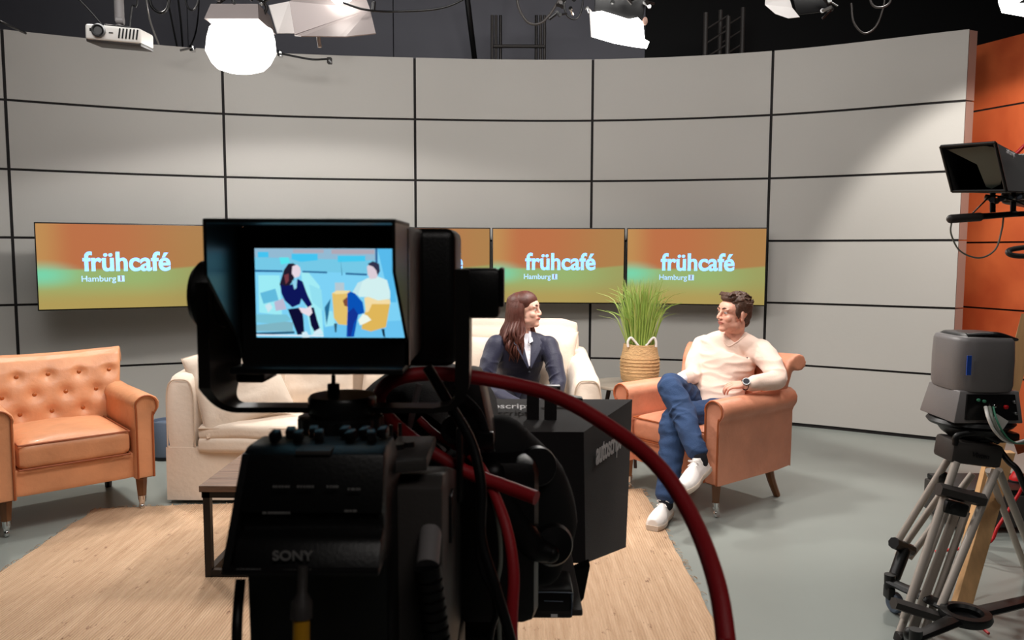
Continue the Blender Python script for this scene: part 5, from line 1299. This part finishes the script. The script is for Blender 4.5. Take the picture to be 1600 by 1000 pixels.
# wooden beam and wedge
wb = MB(); a = G(1520, 962, 0.02); b_ = D(1570, 706, 3.35)
wb.tube([V(a.x - .0, 3.10, .002), b_], [(.030, .022)] * 2, 4, up=(0, 1, 0)); 
bo = MB(); d_ = (b_ - V(a.x, 3.10, 0)); 
ax = V(a.x, 3.10, 0)
bo.hull8([ax + V(-.035, -.02, 0), ax + V(.035, -.02, 0), ax + V(.045, .03, 0), ax + V(-.025, .03, 0)], [b_ + V(-.035, -.02, 0), b_ + V(.035, -.02, 0), b_ + V(.045, .03, 0), b_ + V(-.025, .03, 0)], bev=.002)
wb.bm.free()
tag(bo.build('wooden_beam', 'beam', smooth=False), 'pale squared pine beam leaning behind the tripod', 'beam')
b2 = MB(); a = D(1600, 505, 3.5); b_ = V(2.28, 3.8, 0)
b2.hull8([b_ + V(-.03, -.02, 0), b_ + V(.03, -.02, 0), b_ + V(.03, .03, 0), b_ + V(-.03, .03, 0)], [D(1596, 490, 3.8) + V(-.0, 0, 0), D(1625, 490, 3.8), D(1625, 490, 3.84), D(1596, 490, 3.84)])
tag(b2.build('wooden_post', 'beam', smooth=False), 'upright pine post at the right edge before the orange wall', 'beam')
# flight case and red reel cable
fc = thing('equipment_case', 'low black equipment case on the floor behind the pine beam', 'case', (2.48, 3.95, 0))
g_ = G(1560, 820, 0)
part(MB().box((2.62, 4.15, .115), (.62, .34, .17), bev=.012), 'body', 'gp', fc); part(MB().box((2.62, 4.15, .215), (.60, .32, .03), bev=.008), 'lid', 'bp', fc)
for sx_ in (-.26, .26): part(MB().cyl(V(2.62 + sx_, 4.03, .032), V(2.62 + sx_, 4.27, .032), .031), 'castor', 'bp2', fc)
rk = thing('red_beacon', 'small red domed knob standing on the black equipment case', 'knob', (D(1588, 757, 4.15).x, 4.15, .23))
part(MB().lathe([(0, 0), (.035, 0), (.035, .02), (.028, .03), (.02, .05), (0, .056)], rk.location), 'dome', 'red2', rk)
part(MB().lathe([(.035, 0), (.045, 0), (.045, .006), (.035, .008)], rk.location), 'collar', 'bp', rk)
cable([V(2.62, 3.5, .62), (1620, 730, 3.6), (1590, 775, 3.62), (1560, 822, 3.6), (1540, 850, 3.6), V(2.05, 3.7, .012)], .0075, 'red2', 'power_cable', 'bright red cord slanting beside the red knob, right of the beam')
o_ = MB().tube([D(1516, 885, 3.3), D(1503, 920, 3.2), D(1503, 945, 3.12), D(1512, 962, 3.0), G(1545, 990, .012)], .0055, 10, smooth=8).build('power_cable', 'red2'); tag(o_, 'red cord curving to the floor left of the pine beam foot', 'cable')

# ------------------------------------------------------------------ upper right prompter camera
uc = thing('prompter_camera', 'open black prompter hood with shotgun microphone high at the right edge', 'camera', (2.3, 3.1, 0))
Yh = 3.0
A = [D(1470, 228, 2.75), D(1554, 222, 2.75), D(1570, 298, 2.75), D(1488, 298, 2.75)]
Bq = [D(1506, 226, 3.3), D(1600, 250, 3.3), D(1600, 292, 3.3), D(1500, 292, 3.3)]
Fr = [D(1470, 229, 2.95), D(1555, 223, 2.80), D(1572, 298, 2.84), D(1488, 299, 3.0)]
Bk = [p + V(.34, .34, -.02 if i < 2 else .02) for i, p in enumerate(Fr)]
def slab(P, nm, m='cloth', th=.004):
    n_ = (P[1] - P[0]).cross(P[3] - P[0]).normalized() * th; return part(MB().hull8([p - n_ / 2 for p in P], [p + n_ / 2 for p in P]), nm, m, uc, smooth=False)
slab([Fr[0], Fr[1], Bk[1], Bk[0]], 'hood_top'); slab([Fr[1], Fr[2], Bk[2], Bk[1]], 'hood_side'); slab([Fr[3], Fr[2], Bk[2], Bk[3]], 'hood_bottom'); slab([Fr[0], Fr[3], Bk[3], Bk[0]], 'hood_side')
slab([Bk[0], Bk[1], Bk[2], Bk[3]], 'hood_back')
def inpl(px, py):
    n_ = (Fr[1] - Fr[0]).cross(Fr[3] - Fr[0]).normalized(); o_ = V(0, 0, EYE); r = _ray(px, py); q_ = (Fr[0] + Fr[2]) / 2 + V(.012, .02, 0); return o_ + r * ((q_ - o_).dot(n_) / r.dot(n_))
lit_ = [inpl(*q_) for q_ in ((1481, 234), (1537, 228), (1553, 230), (1566, 275), (1563, 288), (1550, 295), (1541, 292), (1527, 257))]
part(MB().prism(lit_, V(0, 0, 0), V(.001, .003, 0)), 'lit_lining', 'hood_lit', uc, smooth=False)  # grey plate stands in for the hood's lit inner walls
fr_ = MB()
for i in range(4): fr_.cyl(Fr[i], Fr[(i + 1) % 4], .006, seg=8)
part(fr_, 'rim_frame', 'bp2', uc)
text_mesh('autoscript', 'hood_lettering', .03, frame(Fr[1].lerp(Bk[1], .28).lerp(Fr[2], .12) + V(.012, -.012, -.0), Bk[1] - Fr[1], V(0, 0, 1)), 'letter', None, xs=1)
o = bpy.data.objects['hood_lettering']; o.parent = uc; o.data.transform(Matrix.Translation(uc.location).inverted())
part(MB().box((2.16, 3.30, 1.75), (.16, .34, .20), rot=(0, 0, R(-45)), bev=.02).box((2.42, 3.42, 1.72), (.30, .20, .16), rot=(0, 0, R(30)), bev=.02), 'camera_body', 'bp', uc)
for px in (1551, 1583): part(MB().cyl(D(px, 296, 3.05), D(px, 332, 3.05), .010), 'support_rod', 'bp', uc)
random.seed(8)
for k in range(9):
    p = D(1543 + 7 * k, 310 + random.uniform(-3, 4), 3.03); part(MB().lathe([(0, -.008), (.011, -.008), (.012, 0), (.010, .008), (0, .008)], p, (random.uniform(-1, 1), -1, random.uniform(-.4, .4)), 14), 'rail_knob', 'greyblue' if k % 2 else 'steel', uc)
part(MB().box(D(1562, 336, 3.05), (.19, .045, .020), rot=(0, R(-3), 0), bev=.004), 'bottom_plate', 'bp2', uc)
mc = part(MB().limb([D(1486, 342, 3.0), D(1530, 339, 3.0)], [.0165, .0165], 16), 'microphone', 'gp', uc)
part(MB().cyl(D(1530, 339, 3.0), D(1588, 334, 3.02), .011), 'microphone_tube', 'bp', mc)
part(MB().tube([D(1487, 346, 3.0), D(1486, 365, 3.0), D(1500, 392, 3.0), D(1530, 403, 3.0), D(1555, 390, 3.0), D(1565, 360, 3.02), D(1568, 340, 3.03)], .0032, 8, smooth=8), 'microphone_lead', 'greywire', uc)
part(MB().tube([D(1612, 385, 3.0), D(1580, 390, 2.98), D(1576, 396, 2.96), D(1590, 400, 2.96), D(1625, 400, 2.98)], .010, 10, smooth=6), 'steering_ring', 'gp', uc)
part(MB().tube([D(1520, 333, 3.03), D(1535, 318, 3.0), D(1551, 306, 3.0), D(1580, 312, 3.0), D(1606, 322, 3.0)], .003, 8, smooth=6), 'looping_lead', 'bp', uc)
part(MB().cyl(V(2.62, 3.48, 1.70), V(2.62, 3.48, .12), .035, .05, 24), 'column', 'gp', uc)
part(MB().lathe([(0, .0), (.22, .0), (.20, .05), (.06, .12), (0, .13)], V(2.62, 3.48, 0.0), seg=32), 'pedestal', 'gp', uc)
tag(MB().tube([D(1580, 247, 3.38), D(1590, 238, 3.4), D(1602, 226, 3.42), D(1640, 190, 3.5), V(2.5, 3.6, 3.2), V(2.5, 3.6, 4.48)], .008, 10, smooth=4).build('power_cable', 'red2'), 'short red cord rising right above the upper prompter hood', 'cable')

# ================================================================== CEILING RIG
rg = thing('lighting_grid', 'dark overhead pipe grid carrying lamps and projector', 'grid', (0, 4.6, 4.2))
for y_ in (2.3, 3.6, 4.7, 5.8):
    part(MB().cyl(V(-6.2, y_, 4.5), V(6.2, y_, 4.5), .025, seg=12), 'pipe', 'bm', rg)
for x_ in (-4, 0, 4): part(MB().cyl(V(x_, .5, 4.56), V(x_, 7.6, 4.56), .025, seg=12), 'pipe', 'bm', rg)
for x_ in (-4, 0, 4):
    for y_ in (2.3, 5.8): part(MB().cyl(V(x_, y_, 4.5), V(x_, y_, 5.22), .012, seg=8), 'hanger', 'bm', rg)
# projector
pj = thing('projector', 'white ceiling projector hanging from a grey pole at upper left', 'projector', D(190, 60, 4.7))
A = D(148, 43, 4.6); B_ = D(229, 52, 4.6); 
pc_ = D(188, 58, 4.7); wj = B_.x - A.x
pm4 = Matrix.Rotation(R(-4), 4, 'Y')
def PJ(mb, n, m, root=None, **k):
    bmesh.ops.transform(mb.bm, matrix=Matrix.Translation(pc_) @ Euler((R(6), R(3), R(8))).to_matrix().to_4x4(), verts=mb.bm.verts); return part(mb, n, m, root or pj, **k)
pb_ = PJ(MB().box((0, 0, 0), (.30, .24, .085), bev=.014, seg=3), 'body', 'white', angle=30)
PJ(MB().box((0, .005, -.040), (.296, .236, .03), bev=.008), 'underside', 'gp', pb_)
PJ(MB().lathe([(.0, .004), (.020, .004), (.022, .012), (.030, .014), (.032, 0), (.028, -.02)], (-.075, -.122, .010), (0, -1, 0)), 'lens', 'bp', pb_)
PJ(MB().lathe([(.030, 0), (.038, 0), (.038, .012), (.033, .014), (.030, .014)], (-.075, -.118, .010), (0, -1, 0)), 'lens_ring', 'steel', pb_)
vt = MB()
for k in range(6): vt.box((.035 + k * .019, -.1205, .006), (.008, .004, .055), rot=(0, R(8), 0))
PJ(vt, 'vent_slots', 'bp', pb_, smooth=False)
PJ(MB().box((-.118, -.121, .012), (.012, .003, .016), bev=.001), 'sensor', 'bp', pb_)
PJ(MB().box((-.01, -.121, .004), (.022, .003, .007)), 'badge', 'gp', pb_, smooth=False)
mt = PJ(MB().box((0, 0, .052), (.14, .09, .014), bev=.003), 'mount_plate', 'bp')
PJ(MB().cyl((0, 0, .055), (0, 0, .10), .022, .018).lathe([(0, -.02), (.02, -.02), (.02, .02), (0, .02)], (0.005, -.01, .088), (1, 0, 0)), 'swivel', 'shroud', mt)
part(MB().cyl(pc_ + V(.0, 0, .09), V(pc_.x + .0, pc_.y, 4.5), .026, seg=16), 'pole', 'shroud', pj)
part(MB().tube([pc_ + V(-.1, .05, .05), pc_ + V(-.25, .05, .22), pc_ + V(-.5, .05, .45), V(pc_.x - .9, 4.7, 4.5)], .006, 8, smooth=6), 'cable', 'bp', pj)
part(MB().tube([pc_ + V(.04, .03, .06), pc_ + V(.06, .03, .18), pc_ + V(.10, .03, .35), V(pc_.x + .1, 4.7, 4.5)], .006, 8, smooth=6), 'cable', 'bp', pj)

def clutter(root, ctr, n_, sx_, sz_, seed):
    random.seed(seed)
    for k in range(n_):
        p = ctr + V(random.uniform(-sx_, sx_), random.uniform(-.05, .05), random.uniform(-sz_, sz_)); q = p + V(random.uniform(-.05, .05), random.uniform(-.04, .04), random.uniform(-.05, .07))
        part(MB().cyl(p, q, random.uniform(.004, .010), seg=8).lathe([(0, -.006), (.012, -.006), (.012, .006), (0, .006)], p, (random.random() - .5, -1, random.random() - .5), 12), 'clamp_fitting', random.choice(['steel', 'bm', 'bp', 'chrome']), root)
# lamp 1: big glowing bowl
l1 = thing('studio_lamp', 'large glowing softlight with dark hood above the wall at upper left', 'lamp', D(375, 60, 4.95), 0, 'studio lamps in the rig')
Y1 = 4.95; c = D(375, 60, Y1)
def pf(px, py, Y, dy): p = D(px, py, Y); return V(p.x, Y + dy, p.z)
hdz = part(MB().rings([[pf(375 + s_ * 36, 14, Y1, t_) for s_, t_ in ((-1, -.10), (1, -.10), (1, .14), (-1, .14))], [pf(375 + s_ * w_, 41, Y1, t_) for s_, w_, t_ in ((-1, 40, -.16), (1, 42, -.16), (1, 42, .18), (-1, 40, .18))]]), 'hood', 'barn', l1, smooth=False)
prb = [(36, 41), (48, 44), (52, 60), (54, 80), (50, 88), (45, 98), (36, 107), (20, 112), (0, 113)]  # lower end of the profile is the lamp's bloom, built as glowing shape
zc_ = D(375, 60, Y1)
rs = []
for w_, y_ in prb[:]:
    p = D(375, y_, Y1); rr_ = max(.002, (D(375 + w_, y_, Y1).x - p.x)); rs.append([V(p.x + math.cos(2 * math.pi * k / 36) * rr_, Y1 + .02 + math.sin(2 * math.pi * k / 36) * rr_ * .8, p.z) for k in range(36)])
part(MB().rings(rs), 'diffuser_bloom', 'lampsoft', l1)
part(MB().tube([pf(340, 22, Y1, .02), pf(337, 6, Y1, .02), pf(375, -14, Y1, .02), pf(413, 6, Y1, .02), pf(410, 22, Y1, .02)], .010, 8, smooth=5), 'yoke', 'bm', l1)
part(MB().cyl(pf(375, -12, Y1, .02), V(c.x, Y1, 4.5), .02, seg=12), 'hanger', 'bm', l1)
clutter(l1, D(378, 5, Y1) + V(0, -.05, .0), 12, .15, .05, 1)
lp_ = bpy.data.lights.new('softlight_bulb', 'SPOT'); lp_.energy = 130; lp_.spot_size = R(150); lp_.shadow_soft_size = .15; lp_.color = (1, .97, .92)
lo = bpy.data.objects.new('softlight_bulb', lp_); COL.objects.link(lo); lo.location = D(375, 118, Y1); aim(lo, D(375, 118, Y1) + V(.0, .25, -1))
lw = bpy.data.lights.new('softlight_wash', 'POINT'); lw.energy = 16; lw.shadow_soft_size = .12; lw.color = (1, .98, .95)
lo = bpy.data.objects.new('softlight_wash', lw); COL.objects.link(lo); lo.location = D(378, 128, 5.5)
# lamp 2: barn-door lamp seen from the side
l2 = thing('studio_lamp', 'lamp with wide grey folded barn doors right of the big glowing softlight', 'lamp', D(500, 25, 4.5), 0, 'studio lamps in the rig')
Y2 = 4.5
def leaf(P, nm, m, root, th=.006):
    n_ = (P[1] - P[0]).cross(P[2] - P[0]).normalized() * th; t_ = MB(); t_.prism(P, V(0, 0, 0), n_); return part(t_, nm, m, root, smooth=False)
M['barnlit'] = mat('barn_door_lit', (205, 200, 198), .4)  # lit copy of the barn door metal, brightness put into the colour
leaf([D(421, 8, 4.35), D(452, 2, 4.5), D(460, 52, 4.5), D(434, 52, 4.35)], 'barn_door', 'barnlit', l2)
leaf([D(452, 2, 4.5), D(470, -8, 4.55), D(570, -8, 4.6), D(578, 14, 4.55), D(460, 54, 4.5)], 'barn_door', 'barn', l2)
leaf([D(460, 55, 4.5), D(578, 14, 4.55), D(587, 52, 4.40), D(540, 57, 4.35), D(470, 56, 4.38)], 'barn_door', 'barn', l2)
part(MB().hull8([D(505, -12, 4.45), D(552, -12, 4.45), D(548, 2, 4.45), D(527, 9, 4.45)], [D(505, -12, 4.48), D(552, -12, 4.48), D(548, 2, 4.48), D(527, 9, 4.48)]), 'bulb_window', 'lamp', l2, smooth=False)
part(MB().box(D(520, -60, 4.62), (.30, .26, .26), rot=(.2, 0, 0), bev=.02), 'housing', 'bp', l2)
part(MB().cyl(D(520, -60, 4.7), V(D(520, -60, 4.7).x, 4.7, 4.5), .02, seg=12), 'hanger', 'bm', l2)
part(MB().cyl(D(497, 56, 4.5), D(500, 74, 4.5), .011, seg=10), 'handle', 'barnlit', l2)
part(MB().limb([D(584, 4, 4.5), D(583, 16, 4.5)], [.012, .012], 10), 'door_clip', 'bp2', l2)
cable([(536, 4, 4.45), (570, 15, 4.44), (620, 18, 4.6), (700, 10, 4.7), (770, -30, 4.7)], .006, 'bp', 'lamp_cable', 'thin black lamp cable running right from the barn-door lamp')
# lamp 3: bright rectangle
l3 = thing('studio_lamp', 'bright rectangular lamp with glowing face at upper centre right', 'lamp', D(965, 40, 4.8), 0, 'studio lamps in the rig')
Y3 = 4.8
face = [(925, 20), (940, 18), (960, 24), (982, 31), (996, 28), (1004, 36), (1007, 62), (1014, 66), (1010, 76), (988, 73), (960, 68), (926, 58)]
leaf([D(a_, b_, Y3 - .02) for a_, b_ in face], 'glowing_face', 'lamp', l3, -.01)
leaf([D(922, 14, Y3 - .06), D(928, 22, Y3), D(930, 56, Y3), D(925, 58, Y3 - .10)], 'barn_door', 'barnlit', l3)
part(MB().hull8([D(928, 22, Y3), D(1004, 34, Y3), D(1010, -6, Y3), D(930, -12, Y3)], [D(932, 22, Y3 + .25), D(1000, 34, Y3 + .25), D(1004, -6, Y3 + .25), D(934, -12, Y3 + .25)], bev=.01), 'housing', 'bp', l3)
part(MB().ell(D(1008, 33, Y3 - .03), (.016, .012, .024)), 'tilt_knob', 'endtrim', l3)
part(MB().cyl(D(965, -6, Y3 + .1), V(D(965, -6, Y3).x, Y3 - .1, 4.5), .02, seg=12), 'hanger', 'bm', l3)
clutter(l3, D(985, 2, Y3) + V(0, -.06, 0), 8, .12, .04, 2); clutter(l3, D(895, 10, Y3) + V(0, 0, 0), 9, .12, .06, 4)
lp_ = bpy.data.lights.new('rect_lamp_bulb', 'SPOT'); lp_.energy = 120; lp_.spot_size = R(95); lp_.shadow_soft_size = .12; lp_.color = (1, .95, .9)
lo = bpy.data.objects.new('rect_lamp_bulb', lp_); COL.objects.link(lo); lo.location = D(965, 70, Y3 - .25); aim(lo, V(.6, 3.4, 0))
# lamp 4
l4 = thing('studio_lamp', 'unlit dark lamp with pale open barn door above the tall grass and wall seam', 'lamp', D(1250, 8, 4.7), 0, 'studio lamps in the rig')
leaf([D(1197, -8, 4.6), D(1196, 8, 4.6), D(1212, 22, 4.55), D(1232, 29, 4.55), D(1250, 27, 4.6), D(1238, 12, 4.65), D(1232, -8, 4.65)], 'barn_door', 'barnlit', l4)
part(MB().hull8([D(1236, -14, 4.7), D(1300, -14, 4.7), D(1296, 18, 4.7), D(1246, 24, 4.7)], [D(1236, -14, 4.95), D(1300, -14, 4.95), D(1296, 12, 4.95), D(1246, 16, 4.95)], bev=.01), 'housing', 'bp', l4)
part(MB().cyl(D(1268, -10, 4.8), V(D(1268, -10, 4.8).x, 4.75, 4.5), .02, seg=12), 'hanger', 'bm', l4); clutter(l4, D(1285, 12, 4.68), 4, .06, .03, 9)
# lamp 5
l5 = thing('studio_lamp', 'glowing lamp cut off at the top right corner above the orange wall', 'lamp', D(1600, 0, 4.6), 0, 'studio lamps in the rig')
leaf([D(1559, -20, 4.55), D(1562, 4, 4.55), D(1567, 19, 4.55), D(1600, 25, 4.55), D(1650, 24, 4.55), D(1650, -20, 4.55)], 'glowing_face', 'lamp', l5, -.01)
part(MB().hull8([D(1556, -22, 4.6), D(1650, -22, 4.6), D(1650, 18, 4.6), D(1566, 14, 4.6)], [D(1560, -22, 4.85), D(1650, -22, 4.85), D(1650, 10, 4.85), D(1570, 8, 4.85)]), 'housing', 'bp', l5, smooth=False)
leaf([D(1590, 5, 4.5), D(1604, -4, 4.5), D(1606, 4, 4.5)], 'bracket_tip', 'bp', l5)
part(MB().cyl(D(1600, -20, 4.7), V(D(1600, -20, 4.7).x, 4.7, 4.5), .02, seg=12), 'hanger', 'bm', l5)
lp_ = bpy.data.lights.new('corner_lamp_bulb', 'SPOT'); lp_.energy = 160; lp_.spot_size = R(80); lp_.shadow_soft_size = .12; lp_.color = (1, .95, .88)
lo = bpy.data.objects.new('corner_lamp_bulb', lp_); COL.objects.link(lo); lo.location = D(1600, 30, 4.45); aim(lo, V(3.7, 5.6, 1.6))
# trusses behind the wall top
t1 = thing('lighting_truss', 'grey ladder truss rising behind the wall top, left of the rectangular lamp', 'truss', V(D(810, 90, 7.5).x, 7.5, 0))
for px in (769, 775, 782, 838, 845, 851): part(MB().cyl(V(D(px, 60, 7.5).x, 7.5 + .02 * (px % 3), 0.0), D(px, 24, 7.5), .014, seg=10), 'upright', 'bm' if px in (782, 838) else 'gp', t1)
for z_ in (3.35, 2.6, 1.8, 1.0): part(MB().cyl(V(D(771, 60, 7.48).x, 7.48, z_), V(D(851, 60, 7.48).x, 7.48, z_), .016, seg=10), 'rung', 'gp', t1)
t2 = thing('lighting_truss', 'lattice truss rising behind the wall top, below the unlit lamp', 'truss', V(D(1133, 90, 7.4).x, 7.4, 0))
ups = []
for px, ty, dy in ((1103, 20, 0), (1126, 16, .25), (1138, 26, .0), (1161, 12, .25)):
    part(MB().cyl(V(D(px, 60, 7.3 + dy).x, 7.3 + dy, 0), D(px, ty, 7.3 + dy), .022, seg=12), 'upright', 'gp', t2)
for k in range(3):
    a = D(1103, 90 - k * 22, 7.3); b_ = D(1138, 90 - (k + 1) * 22, 7.3); part(MB().cyl(a, b_, .008, seg=8), 'lattice_brace', 'gp', t2)
    a = D(1126, 90 - k * 22, 7.55); b_ = D(1161, 90 - (k + 1) * 22, 7.55); part(MB().cyl(a, b_, .008, seg=8), 'lattice_brace', 'gp', t2)
# hanging cables
for i, (pts_, r_, m, lab) in enumerate((
    ([(232, -20, 5.6), (236, 8, 5.6), (250, 20, 5.6), (262, 12, 5.6), (268, -20, 5.6)], .010, 'bp', 'black cable loop hanging just right of the projector pole'),
    ([(285, -20, 5.7), (292, 8, 5.7), (300, 16, 5.7), (308, 8, 5.7), (314, -20, 5.7)], .006, 'bp', 'small black cable loop left of the big softlight'),
    ([(226, -20, 5.8), (234, 30, 5.9), (248, 69, 6.3)], .007, 'steel', 'thin pale steel cable running down to the wall top beside the projector'),
    ([(258, -20, 7.6), (268, 30, 7.7), (278, 80, 7.8)], .008, 'bp', 'leftmost thin black cable on the dark back wall'),
    ([(276, -20, 7.6), (282, 30, 7.7), (286, 80, 7.8)], .009, 'bp', 'middle thin black cable on the dark back wall, before the softlight'),
    ([(312, -20, 7.6), (309, 30, 7.7), (303, 60, 7.8), (290, 84, 7.8)], .007, 'bp', 'thin black cable beside the softlight hood'),
    ([(728, -20, 7.4), (734, 30, 7.5), (742, 95, 7.7)], .026, 'bp', 'thick black slanting hose on the dark back wall left of the ladder truss'),
    ([(808, -20, 5.6), (810, 10, 5.6), (824, 34, 5.6), (842, 37, 5.6), (858, 24, 5.6), (880, -10, 5.6)], .009, 'gp', 'grey cable loop in front of the ladder truss'),
    ([(1330, 5, 5.4), (1334, 35, 5.4), (1350, 52, 5.4), (1368, 42, 5.4), (1380, 12, 5.4), (1384, -20, 5.4)], .006, 'gp', 'grey cable loop hanging below the corner ceiling, right of the unlit lamp'),
    ([(1356, -20, 5.3), (1362, 6, 5.3), (1375, 12, 5.3), (1390, 4, 5.3), (1394, -20, 5.3)], .007, 'gp', 'shorter grey cable loop beside the long one, top right'),
    ([(-20, 25, 5.4), (10, 38, 5.4), (40, 52, 5.8)], .008, 'bp', 'black cable dipping to the wall top at the left edge'),
    ([(880, -20, 5.0), (884, 20, 5.0), (898, 30, 5.0), (908, 18, 5.0), (912, -10, 5.0)], .006, 'bp', 'black cable loop left of the rectangular lamp'))):
    o_ = cable(pts_, r_, m, 'hanging_cable', lab)
# small clamps on the wall top
for i, (px, py) in enumerate(((301, 76), (438, 84), (515, 95))):
    p = D(px, py, 6.55 if i else 6.35); tcl = thing('wall_clamp', ['small chrome clamp on the wall top left of the softlight', 'small chrome clamp on the wall top right of the softlight', 'dark clamp on the wall top, farther right than the chrome ones'][i], 'clamp', p)
    part(MB().box(p, (.035, .05, .05), bev=.006), 'jaw', 'chrome' if i < 2 else 'bm', tcl); part(MB().cyl(p + V(0, -.02, 0), p + V(-.09 if i == 0 else .02, -.02, -.02), .008), 'screw', 'steel', tcl)
cable([(440, 84, 6.5), (470, 90, 6.5), (490, 93, 6.5), (515, 92, 6.55)], .008, 'bp', 'wall_cable', 'black cable lying along the wall top between two clamps')
